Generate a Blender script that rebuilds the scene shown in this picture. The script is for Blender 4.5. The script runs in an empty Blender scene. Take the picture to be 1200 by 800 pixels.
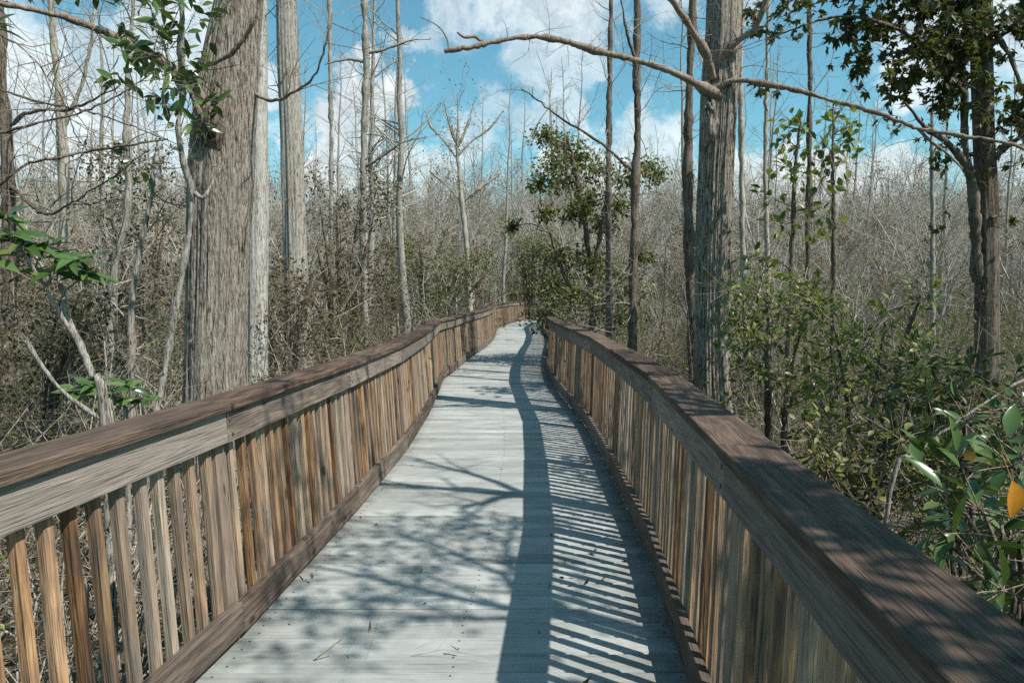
import bpy, math, random
import numpy as np

rng = np.random.default_rng(7)
random.seed(7)
scn = bpy.context.scene
COL = scn.collection
R = math.radians

# ------------------------------------------------------------------ camera
FPX, EYE, HOR = 800.0, 1.57, 343.0          # focal length in photo pixels (1200 wide), eye height, horizon row
PITCH = math.atan((400 - HOR) / FPX)
cam_d = bpy.data.cameras.new("camera")
cam_d.sensor_width = 36.0
cam_d.lens = 36.0 * FPX / 1200.0
cam_d.clip_start = 0.05
cam_d.clip_end = 2000
cam = bpy.data.objects.new("camera", cam_d)
COL.objects.link(cam)
cam.location = (0, 0, EYE)
cam.rotation_euler = (math.pi / 2 - PITCH, 0, 0)
scn.camera = cam

# ------------------------------------------------------------------ world + sun
SUN_AZ_X, SUN_AZ_Y = 0.845, -0.53            # horizontal direction towards the sun
SUN_EL = R(51)
world = bpy.data.worlds.new("World")
scn.world = world
world.use_nodes = True
wt = world.node_tree
for n in list(wt.nodes): wt.nodes.remove(n)
def wn(t, **k):
    n = wt.nodes.new(t)
    for a, b in k.items(): setattr(n, a, b)
    return n
wout = wn('ShaderNodeOutputWorld'); wbg = wn('ShaderNodeBackground')
wt.links.new(wbg.outputs[0], wout.inputs[0])
sky = wn('ShaderNodeTexSky', sky_type='NISHITA')
sky.sun_disc = False
sky.sun_elevation = SUN_EL
sky.sun_rotation = math.atan2(SUN_AZ_X, SUN_AZ_Y)
sky.altitude = 0; sky.air_density = 1.0; sky.dust_density = 0.6; sky.ozone_density = 1.2
wbg.inputs['Strength'].default_value = 0.074
tint = wn('ShaderNodeMix', data_type='RGBA', blend_type='MULTIPLY')
tint.inputs[0].default_value = 1.0
tint.inputs[7].default_value = (1.08, 1.80, 1.60, 1)
wt.links.new(sky.outputs[0], tint.inputs[6])
# clouds: soft lobes at fixed directions of the sky, broken up by noise
tc = wn('ShaderNodeTexCoord')
nz = wn('ShaderNodeTexNoise'); nz.inputs['Scale'].default_value = 7.0; nz.inputs['Detail'].default_value = 8; nz.inputs['Roughness'].default_value = .62
wt.links.new(tc.outputs['Generated'], nz.inputs['Vector'])
nsub = wn('ShaderNodeVectorMath', operation='SUBTRACT'); nsub.inputs[1].default_value = (.5, .5, .5)
wt.links.new(nz.outputs['Color'], nsub.inputs[0])
nscl = wn('ShaderNodeVectorMath', operation='SCALE'); nscl.inputs['Scale'].default_value = .34
wt.links.new(nsub.outputs[0], nscl.inputs[0])
nadd = wn('ShaderNodeVectorMath', operation='ADD')
wt.links.new(tc.outputs['Generated'], nadd.inputs[0]); wt.links.new(nscl.outputs[0], nadd.inputs[1])

def pxdir(px, py):
    dx = (px - 600) / FPX; dy = -(py - 400) / FPX
    d = np.array([dx, math.cos(PITCH) + dy * math.sin(PITCH), -math.sin(PITCH) + dy * math.cos(PITCH)])
    return d / np.linalg.norm(d)
LOBES = [(640, 20, .12, .9), (700, 60, .07, .7), (560, -20, .12, .8), (430, 120, .07, .95), (470, 30, .06, .5), (400, 190, .10, 1), (560, 170, .08, 1.0), (640, 135, .08, 1.05),
         (690, 190, .08, 1), (760, 215, .10, .9), (900, 225, .08, 1), (980, 215, .07, 1), (1060, 240, .08, .8), (1130, 50, .10, 1), (1190, 30, .12, 1), (1200, 190, .09, .6),
         (200, 40, .11, .9), (120, 90, .12, .9), (60, 160, .13, .9), (190, 170, .12, .8), (0, 60, .08, .6), (850, -60, .12, .7), (300, 120, .06, .6), (480, 220, .08, .9),
         (-200, 100, .25, 1), (1500, 100, .3, 1)]
acc = None
for (px, py, rad, amp) in LOBES:
    dist = wn('ShaderNodeVectorMath', operation='DISTANCE')
    dist.inputs[1].default_value = tuple(pxdir(px, py))
    wt.links.new(nadd.outputs[0], dist.inputs[0])
    mr = wn('ShaderNodeMapRange', interpolation_type='SMOOTHSTEP')
    mr.inputs['From Min'].default_value = rad * .95; mr.inputs['From Max'].default_value = rad * .55
    mr.inputs['To Min'].default_value = 0; mr.inputs['To Max'].default_value = amp
    wt.links.new(dist.outputs['Value'], mr.inputs['Value'])
    if acc is None: acc = mr.outputs[0]
    else:
        mx = wn('ShaderNodeMath', operation='MAXIMUM')
        wt.links.new(acc, mx.inputs[0]); wt.links.new(mr.outputs[0], mx.inputs[1]); acc = mx.outputs[0]
nz2 = wn('ShaderNodeTexNoise'); nz2.inputs['Scale'].default_value = 2.6; nz2.inputs['Detail'].default_value = 9; nz2.inputs['Roughness'].default_value = .6
wt.links.new(tc.outputs['Generated'], nz2.inputs['Vector'])
mr2 = wn('ShaderNodeMapRange', interpolation_type='SMOOTHSTEP'); mr2.inputs['From Min'].default_value = .35; mr2.inputs['From Max'].default_value = .62
mr2.inputs['To Min'].default_value = .45
wt.links.new(nz2.outputs['Fac'], mr2.inputs['Value'])
cm = wn('ShaderNodeMath', operation='MULTIPLY', use_clamp=True)
wt.links.new(acc, cm.inputs[0]); wt.links.new(mr2.outputs[0], cm.inputs[1])
cmix = wn('ShaderNodeMix', data_type='RGBA')
nz3 = wn('ShaderNodeTexNoise'); nz3.inputs['Scale'].default_value = 9.0; nz3.inputs['Detail'].default_value = 7; nz3.inputs['Roughness'].default_value = .6
wt.links.new(nadd.outputs[0], nz3.inputs['Vector'])
ccol = wn('ShaderNodeMapRange', data_type='FLOAT_VECTOR', interpolation_type='SMOOTHSTEP')
ccol.inputs[7].default_value = (.36,) * 3; ccol.inputs[8].default_value = (.62,) * 3
ccol.inputs[9].default_value = (7.6, 8.3, 8.8); ccol.inputs[10].default_value = (12.0, 12.4, 12.2)
wt.links.new(nz3.outputs['Fac'], ccol.inputs[6])
wt.links.new(ccol.outputs[1], cmix.inputs[7])
wt.links.new(cm.outputs[0], cmix.inputs[0]); wt.links.new(tint.outputs[2], cmix.inputs[6])
wt.links.new(cmix.outputs[2], wbg.inputs['Color'])

sun_d = bpy.data.lights.new("sun", 'SUN')
sun_d.energy = 5.0; sun_d.angle = R(0.55); sun_d.color = (1.0, .95, .87)
sun = bpy.data.objects.new("sun", sun_d); COL.objects.link(sun)
from mathutils import Vector, Matrix
_sd = Vector((SUN_AZ_X * math.cos(SUN_EL), SUN_AZ_Y * math.cos(SUN_EL), math.sin(SUN_EL))).normalized()
sun.rotation_euler = _sd.to_track_quat('Z', 'Y').to_euler()

vs = scn.view_settings
vs.view_transform = 'Standard'; vs.look = 'None'; vs.exposure = 0.38; vs.gamma = 1.0; vs.use_curve_mapping = False
cy = scn.cycles
cy.max_bounces = 4; cy.diffuse_bounces = 2; cy.glossy_bounces = 2; cy.transmission_bounces = 3; cy.transparent_max_bounces = 4; cy.volume_bounces = 0
cy.use_denoising = False
try: cy.denoiser = 'OPENIMAGEDENOISE'; cy.denoising_input_passes = 'RGB_ALBEDO_NORMAL'
except Exception: pass
cy.caustics_reflective = False; cy.caustics_refractive = False
cy.sample_clamp_indirect = 4

# ------------------------------------------------------------------ placing
def at_z(px, py, z):
    d = pxdir(px, py); t = (z - EYE) / d[2]
    return np.array([d[0] * t, d[1] * t, z])
def at(px, py, Y):
    d = pxdir(px, py); t = Y / d[1]
    return np.array([d[0] * t, Y, EYE + d[2] * t])
GROUND = -1.3

# ------------------------------------------------------------------ materials
def mat(name):
    m = bpy.data.materials.new(name); m.use_nodes = True
    nt = m.node_tree
    return m, nt, nt.nodes['Principled BSDF']
def nd(nt, t, **k):
    n = nt.nodes.new(t)
    for a, b in k.items(): setattr(n, a, b)
    return n
def ramp(nt, src, stops):
    r = nd(nt, 'ShaderNodeValToRGB')
    e = r.color_ramp.elements
    while len(e) > 1: e.remove(e[0])
    e[0].position = stops[0][0]; e[0].color = (*stops[0][1], 1)
    for p, c in stops[1:]:
        x = e.new(p); x.color = (*c, 1)
    nt.links.new(src, r.inputs[0])
    return r.outputs[0]
def noise(nt, vec, scale, stretch=(1, 1, 1), detail=5, rough=.6, dist=0):
    mp = nd(nt, 'ShaderNodeMapping'); mp.inputs['Scale'].default_value = stretch
    nt.links.new(vec, mp.inputs['Vector'])
    n = nd(nt, 'ShaderNodeTexNoise'); n.inputs['Scale'].default_value = scale
    n.inputs['Detail'].default_value = detail; n.inputs['Roughness'].default_value = rough; n.inputs['Distortion'].default_value = dist
    nt.links.new(mp.outputs[0], n.inputs['Vector'])
    return n.outputs['Fac']
def mixc(nt, f, a, b, mode='MIX'):
    m = nd(nt, 'ShaderNodeMix', data_type='RGBA', blend_type=mode)
    for s, v in ((0, f), (6, a), (7, b)):
        if isinstance(v, (int, float)): m.inputs[s].default_value = v
        elif isinstance(v, tuple): m.inputs[s].default_value = (*v, 1)
        else: nt.links.new(v, m.inputs[s])
    return m.outputs[2]
def mth(nt, op, a, b=None, clamp=False):
    m = nd(nt, 'ShaderNodeMath', operation=op, use_clamp=clamp)
    for i, v in ((0, a), (1, b)):
        if v is None: continue
        if isinstance(v, (int, float)): m.inputs[i].default_value = v
        else: nt.links.new(v, m.inputs[i])
    return m.outputs[0]
def bump(nt, bsdf, h, dist, strength=1.0):
    b = nd(nt, 'ShaderNodeBump'); b.inputs['Distance'].default_value = dist; b.inputs['Strength'].default_value = strength
    nt.links.new(h, b.inputs['Height']); nt.links.new(b.outputs[0], bsdf.inputs['Normal'])

def wood_mat(name, stops, axis, grey=(.27, .26, .25), grey_amt=.4, rnd_w=1.0, rough=.8, use_uv=False, spotty=.5, bumpd=.0035):
    """weathered sawn timber; axis = the object's own grain axis"""
    m, nt, b = mat(name)
    tcn = nd(nt, 'ShaderNodeTexCoord'); vec = tcn.outputs['UV' if use_uv else 'Object']
    oi = nd(nt, 'ShaderNodeObjectInfo'); geo = nd(nt, 'ShaderNodeNewGeometry')
    rnd = mth(nt, 'FRACT', mth(nt, 'ADD', oi.outputs['Random'], geo.outputs['Random Per Island']))
    off = nd(nt, 'ShaderNodeCombineXYZ')
    for i in range(3): nt.links.new(mth(nt, 'MULTIPLY', rnd, 31.7 + 7 * i), off.inputs[i])
    va = nd(nt, 'ShaderNodeVectorMath', operation='ADD'); nt.links.new(vec, va.inputs[0]); nt.links.new(off.outputs[0], va.inputs[1])
    v = va.outputs[0]
    st = [1, 1, 1]; st[axis] = .075
    st2 = [1, 1, 1]; st2[axis] = .2
    st3 = [1, 1, 1]; st3[axis] = .03
    g1 = noise(nt, v, 42, tuple(st), 4, .65, .6)      # grain bands
    g2 = noise(nt, v, 11, tuple(st2), 3, .5, 1.2)     # broad figure
    g3 = noise(nt, v, 150, tuple(st3), 2, .6, .2)     # fine checks
    g4 = noise(nt, v, 3.0, (1, 1, 1), 5, .65)         # weather patches
    base = ramp(nt, mth(nt, 'ADD', mth(nt, 'MULTIPLY', g1, .55), mth(nt, 'MULTIPLY', g2, .45)), stops)
    gr = mth(nt, 'MULTIPLY', mth(nt, 'ADD', mth(nt, 'MULTIPLY', rnd, rnd_w), mth(nt, 'MULTIPLY', g4, spotty)), grey_amt, True)
    gcol = mixc(nt, g1, tuple(c * .6 for c in grey), tuple(min(1, c * 1.45) for c in grey))
    c = mixc(nt, gr, base, gcol)
    dk = nd(nt, 'ShaderNodeMapRange'); dk.inputs['From Min'].default_value = .28; dk.inputs['From Max'].default_value = .5
    dk.inputs['To Min'].default_value = .42; dk.inputs['To Max'].default_value = 1
    nt.links.new(g3, dk.inputs['Value'])
    c = mixc(nt, 1.0, c, dk.outputs[0], 'MULTIPLY')
    kmp = nd(nt, 'ShaderNodeMapping'); ks = [1, 1, 1]; ks[axis] = .42; kmp.inputs['Scale'].default_value = ks; nt.links.new(v, kmp.inputs['Vector'])
    kv = nd(nt, 'ShaderNodeTexVoronoi'); kv.inputs['Scale'].default_value = 6.5; nt.links.new(kmp.outputs[0], kv.inputs['Vector'])
    kr = nd(nt, 'ShaderNodeMapRange', interpolation_type='SMOOTHSTEP'); kr.inputs['From Min'].default_value = .05; kr.inputs['From Max'].default_value = .13
    kr.inputs['To Min'].default_value = .3; nt.links.new(kv.outputs['Distance'], kr.inputs['Value'])
    c = mixc(nt, 1.0, c, kr.outputs[0], 'MULTIPLY')
    vl = nd(nt, 'ShaderNodeMapRange'); vl.inputs['To Min'].default_value = .6; vl.inputs['To Max'].default_value = 1.35
    nt.links.new(mth(nt, 'FRACT', mth(nt, 'MULTIPLY', rnd, 7.31)), vl.inputs['Value'])
    c = mixc(nt, 1.0, c, vl.outputs[0], 'MULTIPLY')
    nt.links.new(c, b.inputs['Base Color'])
    b.inputs['Roughness'].default_value = rough; b.inputs['Specular IOR Level'].default_value = .25
    bump(nt, b, mth(nt, 'ADD', g1, mth(nt, 'MULTIPLY', g3, .8)), bumpd)
    return m
M_CAP = wood_mat('cap_wood', [(.38, (.014, .007, .004)), (.49, (.075, .042, .027)), (.6, (.17, .108, .073))], 0, (.17, .13, .105), .5, .6, bumpd=.008)
M_FACE = wood_mat('face_wood', [(.38, (.028, .018, .013)), (.49, (.12, .085, .064)), (.6, (.235, .18, .145))], 0, (.225, .19, .165), .85, .9, bumpd=.006)
M_KICK = wood_mat('kick_wood', [(.38, (.02, .012, .008)), (.5, (.09, .06, .043)), (.62, (.19, .14, .105))], 0, (.21, .18, .155), .7, bumpd=.006)
M_BAL = wood_mat('baluster_wood', [(.39, (.022, .008, .003)), (.46, (.15, .055, .013)), (.54, (.32, .14, .036)), (.63, (.43, .25, .10))], 2, (.39, .345, .285), .66, .85, bumpd=.006)
M_POST = wood_mat('post_wood', [(.36, (.04, .017, .008)), (.5, (.17, .08, .033)), (.64, (.30, .175, .09))], 2, (.24, .20, .165), .6)
M_BEAM = wood_mat('beam_wood', [(.3, (.04, .03, .024)), (.5, (.10, .075, .055)), (.7, (.17, .13, .1))], 0, (.16, .15, .13), .6)

# deck boards: pale, cool grey, grain across the walk (UV u runs along each board)
def deck_mat():
    m, nt, b = mat('deck_wood')
    tcn = nd(nt, 'ShaderNodeTexCoord'); vec = tcn.outputs['UV']; geo = nd(nt, 'ShaderNodeNewGeometry')
    rnd = geo.outputs['Random Per Island']
    g1 = noise(nt, vec, 34, (.05, 1, 1), 5, .65, .5)
    g3 = noise(nt, vec, 130, (.012, 1, 1), 2, .6, .2)
    g4 = noise(nt, vec, 1.6, (1, 1, 1), 6, .6)
    g5 = noise(nt, vec, 9, (.5, 1, 1), 5, .7)
    c = ramp(nt, mth(nt, 'ADD', mth(nt, 'MULTIPLY', g1, .5), mth(nt, 'MULTIPLY', g5, .5)), [(.3, (.24, .23, .21)), (.47, (.38, .395, .375)), (.7, (.475, .50, .48))])
    st = nd(nt, 'ShaderNodeMapRange'); st.inputs['From Min'].default_value = .35; st.inputs['From Max'].default_value = .7
    st.inputs['To Min'].default_value = .68; st.inputs['To Max'].default_value = 1.06
    nt.links.new(g4, st.inputs['Value']); c = mixc(nt, 1.0, c, st.outputs[0], 'MULTIPLY')
    vl = nd(nt, 'ShaderNodeMapRange'); vl.inputs['To Min'].default_value = .78; vl.inputs['To Max'].default_value = 1.1
    nt.links.new(rnd, vl.inputs['Value']); c = mixc(nt, 1.0, c, vl.outputs[0], 'MULTIPLY')
    dk = nd(nt, 'ShaderNodeMapRange'); dk.inputs['From Min'].default_value = .27; dk.inputs['From Max'].default_value = .38
    dk.inputs['To Min'].default_value = .55; dk.inputs['To Max'].default_value = 1
    nt.links.new(g3, dk.inputs['Value']); c = mixc(nt, 1.0, c, dk.outputs[0], 'MULTIPLY')
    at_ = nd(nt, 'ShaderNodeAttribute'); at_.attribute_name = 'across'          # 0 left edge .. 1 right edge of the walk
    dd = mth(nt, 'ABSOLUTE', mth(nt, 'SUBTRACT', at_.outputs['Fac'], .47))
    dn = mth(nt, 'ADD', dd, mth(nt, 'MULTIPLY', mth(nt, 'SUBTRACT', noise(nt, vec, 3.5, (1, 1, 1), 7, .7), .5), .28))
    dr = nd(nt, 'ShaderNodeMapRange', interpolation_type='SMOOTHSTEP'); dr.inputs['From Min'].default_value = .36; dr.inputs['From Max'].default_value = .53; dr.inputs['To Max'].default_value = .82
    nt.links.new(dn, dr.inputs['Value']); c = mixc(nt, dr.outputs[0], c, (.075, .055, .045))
    nt.links.new(c, b.inputs['Base Color']); b.inputs['Roughness'].default_value = .75; b.inputs['Specular IOR Level'].default_value = .3
    bump(nt, b, mth(nt, 'ADD', g1, g3), .002)
    return m
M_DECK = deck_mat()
def flat_mat(name, c, rough=.7, metallic=0):
    m, nt, b = mat(name)
    tcn = nd(nt, 'ShaderNodeTexCoord'); n = noise(nt, tcn.outputs['Object'], 60)
    nt.links.new(mixc(nt, n, tuple(x * .6 for x in c), tuple(min(1, x * 1.4) for x in c)), b.inputs['Base Color'])
    b.inputs['Roughness'].default_value = rough; b.inputs['Metallic'].default_value = metallic
    return m
M_NAIL = flat_mat('rusty_nail', (.07, .045, .035), .6)

def bark_mat(name, dark, mid, light, scale=22, patch=.3, patch_col=(.42, .41, .38), bd=.012):
    m, nt, b = mat(name)
    tcn = nd(nt, 'ShaderNodeTexCoord'); vec = tcn.outputs['Object']
    oi = nd(nt, 'ShaderNodeObjectInfo')
    off = nd(nt, 'ShaderNodeVectorMath', operation='ADD'); nt.links.new(vec, off.inputs[0])
    cb = nd(nt, 'ShaderNodeCombineXYZ')
    nt.links.new(mth(nt, 'MULTIPLY', oi.outputs['Random'], 50), cb.inputs[2]); nt.links.new(cb.outputs[0], off.inputs[1])
    v = off.outputs[0]
    a = noise(nt, v, scale, (1, 1, .09), 6, .72, .9)
    f = noise(nt, v, scale * 3.4, (1, 1, .10), 4, .7, .4)
    p = noise(nt, v, 2.3, (1, 1, .5), 6, .65)
    s = mth(nt, 'ADD', mth(nt, 'MULTIPLY', a, .5), mth(nt, 'MULTIPLY', f, .5))
    c = ramp(nt, s, [(.42, dark), (.475, mid), (.55, light)])
    pr = nd(nt, 'ShaderNodeMapRange', interpolation_type='SMOOTHSTEP'); pr.inputs['From Min'].default_value = .5; pr.inputs['From Max'].default_value = .68
    pr.inputs['To Max'].default_value = patch
    nt.links.new(p, pr.inputs['Value']); c = mixc(nt, pr.outputs[0], c, patch_col)
    nt.links.new(c, b.inputs['Base Color']); b.inputs['Roughness'].default_value = .9; b.inputs['Specular IOR Level'].default_value = .15
    bump(nt, b, s, bd)
    return m
M_CYP = bark_mat('cypress_bark', (.016, .011, .008), (.175, .138, .11), (.425, .37, .315), 44, .25, (.42, .375, .325), .03)
M_CYP3 = bark_mat('bleached_bark', (.07, .055, .045), (.32, .29, .255), (.52, .49, .45), 44, .3, (.52, .50, .46), .014)
M_CYP2 = bark_mat('pale_bark', (.045, .034, .027), (.235, .20, .17), (.40, .37, .325), 40, .35, (.40, .385, .355), .014)
M_LIMB = bark_mat('bough_bark', (.05, .032, .024), (.19, .135, .10), (.33, .26, .21), 50, .3, (.42, .38, .34), .008)
M_DKBARK = bark_mat('dark_bark', (.018, .013, .010), (.085, .06, .046), (.20, .16, .125), 40, .3, (.33, .31, .27), .012)
M_HOLE_SHADE = bark_mat('dark_hollow', (.006, .005, .004), (.02, .014, .01), (.05, .035, .025), 30, .1, (.05, .04, .03), .01)  # near-black colour stands in for the shade inside a cavity
M_TWIG = bark_mat('grey_twig_bark', (.11, .09, .07), (.29, .25, .20), (.44, .395, .33), 30, .5, (.46, .45, .42), .003)
M_HAZE = bark_mat('hazed_grey_twig_bark', (.17, .145, .12), (.36, .32, .275), (.50, .455, .40), 30, .5, (.50, .47, .43), .002)  # paled twigs: distance haze is put into the bark colour
M_BTWIG = bark_mat('brown_twig_bark', (.04, .028, .02), (.145, .108, .08), (.29, .235, .18), 30, .4, (.36, .34, .30), .002)

def leaf_mat(name, cols, trans=.35, rough=.45, spec=.5):
    m = bpy.data.materials.new(name); m.use_nodes = True; nt = m.node_tree
    b = nt.nodes['Principled BSDF']; out = nt.nodes['Material Output']
    geo = nd(nt, 'ShaderNodeNewGeometry'); oi = nd(nt, 'ShaderNodeObjectInfo')
    r = mth(nt, 'FRACT', mth(nt, 'ADD', geo.outputs['Random Per Island'], mth(nt, 'MULTIPLY', oi.outputs['Random'], .35)))
    c = ramp(nt, r, [(i / max(1, len(cols) - 1), c) for i, c in enumerate(cols)])
    nt.links.new(c, b.inputs['Base Color']); b.inputs['Roughness'].default_value = rough; b.inputs['Specular IOR Level'].default_value = spec
    tr = nd(nt, 'ShaderNodeBsdfTranslucent')
    nt.links.new(mixc(nt, 1.0, c, (1.15, 1.25, .6), 'MULTIPLY'), tr.inputs[0])
    mx = nd(nt, 'ShaderNodeMixShader'); mx.inputs[0].default_value = trans
    nt.links.new(b.outputs[0], mx.inputs[1]); nt.links.new(tr.outputs[0], mx.inputs[2]); nt.links.new(mx.outputs[0], out.inputs[0])
    return m
L_EVER = leaf_mat('evergreen_leaf', [(.018, .03, .012), (.035, .055, .018), (.05, .075, .028), (.10, .105, .045)], .2, .4, .5)
L_GREEN = leaf_mat('green_leaf', [(.05, .08, .022), (.09, .14, .03), (.16, .20, .045), (.27, .28, .08), (.12, .12, .04)], .35, .38, .5)
L_BRIGHT = leaf_mat('glossy_leaf', [(.04, .075, .022), (.06, .115, .03), (.09, .15, .045), (.14, .18, .06)], .2, .22, .6)
L_DULL = leaf_mat('dull_leaf', [(.04, .03, .017), (.09, .07, .036), (.17, .135, .08), (.065, .06, .025), (.26, .21, .145)], .3, .7, .2)
L_BROWN = leaf_mat('dead_leaf', [(.14, .09, .055), (.20, .14, .095), (.27, .20, .145), (.12, .10, .05)], .25, .8, .15)
L_MAPLE = leaf_mat('dark_maple_leaf', [(.03, .04, .016), (.055, .068, .022), (.09, .095, .03), (.15, .13, .045)], .42, .5, .4)
L_OLIVE = leaf_mat('olive_leaf', [(.03, .038, .014), (.065, .08, .026), (.19, .20, .06), (.27, .25, .10), (.05, .075, .02)], .3, .5, .4)
L_ORANGE = leaf_mat('orange_leaf', [(.5, .19, .02), (.62, .26, .03)], .3, .4, .4)

def ground_mat():
    m, nt, b = mat('leaf_litter')
    tcn = nd(nt, 'ShaderNodeTexCoord'); v = tcn.outputs['Object']
    a = noise(nt, v, 9, (1, 1, 1), 9, .75); p = noise(nt, v, .5, (1, 1, 1), 4, .6)
    vo = nd(nt, 'ShaderNodeTexVoronoi'); vo.inputs['Scale'].default_value = 22; nt.links.new(v, vo.inputs['Vector'])
    s = mth(nt, 'ADD', mth(nt, 'MULTIPLY', a, .7), mth(nt, 'MULTIPLY', vo.outputs['Distance'], .5))
    c = ramp(nt, s, [(.35, (.02, .014, .01)), (.55, (.07, .052, .037)), (.8, (.17, .135, .10))])
    nt.links.new(mixc(nt, p, c, mixc(nt, a, (.05, .05, .03), (.15, .14, .09))), b.inputs['Base Color'])
    b.inputs['Roughness'].default_value = .95; b.inputs['Specular IOR Level'].default_value = .1
    bump(nt, b, s, .04)
    return m
M_GROUND = ground_mat()

# ------------------------------------------------------------------ mesh accumulation
class MB:
    def __init__(s): s.v = []; s.f = []; s.m = []; s.n = 0; s.uv = None
    def add(s, v, f, mi=0):
        v = np.asarray(v, float).reshape(-1, 3); f = np.asarray(f, int).reshape(-1, 4)
        s.v.append(v); s.f.append(f + s.n); s.m.append(np.full(len(f), mi)); s.n += len(v)
    def merge(s, o, mi=0):
        for v, f in o.parts(): s.add(v, f, mi)
    def parts(s):
        if s.n: yield np.concatenate(s.v), np.concatenate(s.f)
    def mesh(s, name, mats, smooth=True, origin=None):
        V = np.concatenate(s.v); F = np.concatenate(s.f); MI = np.concatenate(s.m)
        if origin is not None: V = V - np.asarray(origin)
        me = bpy.data.meshes.new(name)
        me.vertices.add(len(V)); me.vertices.foreach_set('co', V.astype(np.float32).ravel())
        me.loops.add(F.size); me.loops.foreach_set('vertex_index', F.astype(np.int32).ravel())
        me.polygons.add(len(F)); me.polygons.foreach_set('loop_start', np.arange(0, F.size, 4, dtype=np.int32))
        me.polygons.foreach_set('loop_total', np.full(len(F), 4, dtype=np.int32))
        me.polygons.foreach_set('material_index', MI.astype(np.int32))
        me.polygons.foreach_set('use_smooth', np.full(len(F), smooth))
        for m in mats: me.materials.append(m)
        if s.uv is not None:
            ul = me.uv_layers.new(name='UVMap'); ul.data.foreach_set('uv', np.asarray(s.uv, np.float32)[F.ravel()].ravel())
        me.update(calc_edges=True)
        return me

def link(name, me, parent=None, loc=None, rot=None, label=None, cat=None, group=None, kind=None):
    o = bpy.data.objects.new(name, me); COL.objects.link(o)
    if loc is not None: o.location = tuple(float(x) for x in loc)
    if rot is not None: o.rotation_euler = rot
    if parent: o.parent = parent
    if label: o['label'] = label
    if cat: o['category'] = cat
    if group: o['group'] = group
    if kind: o['kind'] = kind
    return o
def thing(name, label, cat, loc=(0, 0, 0), group=None): return link(name, None, None, loc, None, label, cat, group)

def unit(v): v = np.asarray(v, float); return v / (np.linalg.norm(v) + 1e-12)
def tube(mb, P, rad, sides=5, mi=0, cap=True, mod=None):
    P = np.asarray(P, float); n = len(P); rad = np.asarray(rad, float) * np.ones(n)
    T = np.gradient(P, axis=0); T /= np.linalg.norm(T, axis=1)[:, None] + 1e-12
    ref = np.array([1., .13, .07]) if abs(T[0][2]) > .7 else np.array([.05, .1, 1.])
    A = ref - T * (T @ ref)[:, None]; A /= np.linalg.norm(A, axis=1)[:, None] + 1e-12
    B = np.cross(T, A)
    ang = np.arange(sides) * 2 * math.pi / sides
    rr = rad[:, None] * np.ones((n, sides))
    if mod is not None: rr = rr * mod(P, ang)
    V = P[:, None, :] + rr[:, :, None] * (np.cos(ang)[None, :, None] * A[:, None, :] + np.sin(ang)[None, :, None] * B[:, None, :])
    i = np.arange(n - 1)[:, None] * sides; j = np.arange(sides)[None, :]; k = (j + 1) % sides
    F = np.stack([i + j, i + k, i + k + sides, i + j + sides], -1).reshape(-1, 4)
    mb.add(V.reshape(-1, 3), F, mi)

def smooth_path(pts, step):
    """Catmull-Rom through pts (k columns), resampled about every step"""
    pts = np.asarray(pts, float); out = []
    Q = np.vstack([2 * pts[0] - pts[1], pts, 2 * pts[-1] - pts[-2]])
    for i in range(1, len(Q) - 2):
        p0, p1, p2, p3 = Q[i - 1:i + 3]; m = max(1, int(np.linalg.norm((p2 - p1)[:3]) / step))
        for t in np.arange(m) / m:
            out.append(.5 * (2 * p1 + (p2 - p0) * t + (2 * p0 - 5 * p1 + 4 * p2 - p3) * t * t + (3 * p1 - p0 - 3 * p2 + p3) * t ** 3))
    out.append(pts[-1]); return np.array(out)

def bark_mod(seed, amp=.05, flare=None):
    r = np.random.default_rng(seed); K = [(int(n), r.uniform(0, 6.28), r.uniform(.3, 1.6), r.uniform(.4, 1.6)) for n in (3, 5, 9, 19, 33, 52)]
    def f(P, ang):
        z = P[:, 2][:, None]; o = np.ones((len(P), len(ang)))
        for i, (n, ph, w, tw) in enumerate(K):
            a = amp * (1.0 if i < 3 else .62)
            o += a * .6 * np.sin(n * ang[None, :] + ph + tw * np.sin(w * z * 1.7 + ph * 3)) * (1 + .5 * np.sin(z * 2.1 * w + ph))
        if flare:
            zz = np.clip((flare[0] - z) / flare[1], 0, 1.4)
            o += zz ** 2 * (.55 + .35 * np.cos(6 * ang[None, :] + seed))
        return o
    return f

PROF = {'s': ([0, .45, 1], [.05, 1, .03]), 'b': ([0, .18, .42, .68, .88, 1], [.08, .62, 1, .82, .38, .03])}
def leaves(mb, P, D, N, L, W, prof='s', fold=.18, curl=.15, mi=0):
    P = np.asarray(P, float); n = len(P)
    if n == 0: return
    D = D / (np.linalg.norm(D, axis=1)[:, None] + 1e-9)
    S = np.cross(D, N); S /= np.linalg.norm(S, axis=1)[:, None] + 1e-9
    U = np.cross(S, D)
    L = np.ones(n) * L; W = np.ones(n) * W
    ts, ws = PROF[prof]; k = len(ts); V = np.zeros((n, k, 3, 3))
    for i, (t, w) in enumerate(zip(ts, ws)):
        c = P + D * (L * t)[:, None] - U * (L * curl * t * t)[:, None]
        hw = (W * w * .5)[:, None]
        V[:, i, 1] = c; V[:, i, 0] = c - S * hw + U * hw * fold * 2; V[:, i, 2] = c + S * hw + U * hw * fold * 2
    F = []
    for i in range(k - 1):
        for j in range(2):
            a = i * 3 + j; F.append([a, a + 1, a + 4, a + 3])
    F = np.array(F)[None] + (np.arange(n) * k * 3)[:, None, None]
    mb.add(V.reshape(-1, 3), F.reshape(-1, 4), mi)
def rdir(n, r, up=0.0, flat=1.0):
    d = r.normal(size=(n, 3)); d[:, 2] = d[:, 2] * flat + up
    return d / np.linalg.norm(d, axis=1)[:, None]

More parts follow.
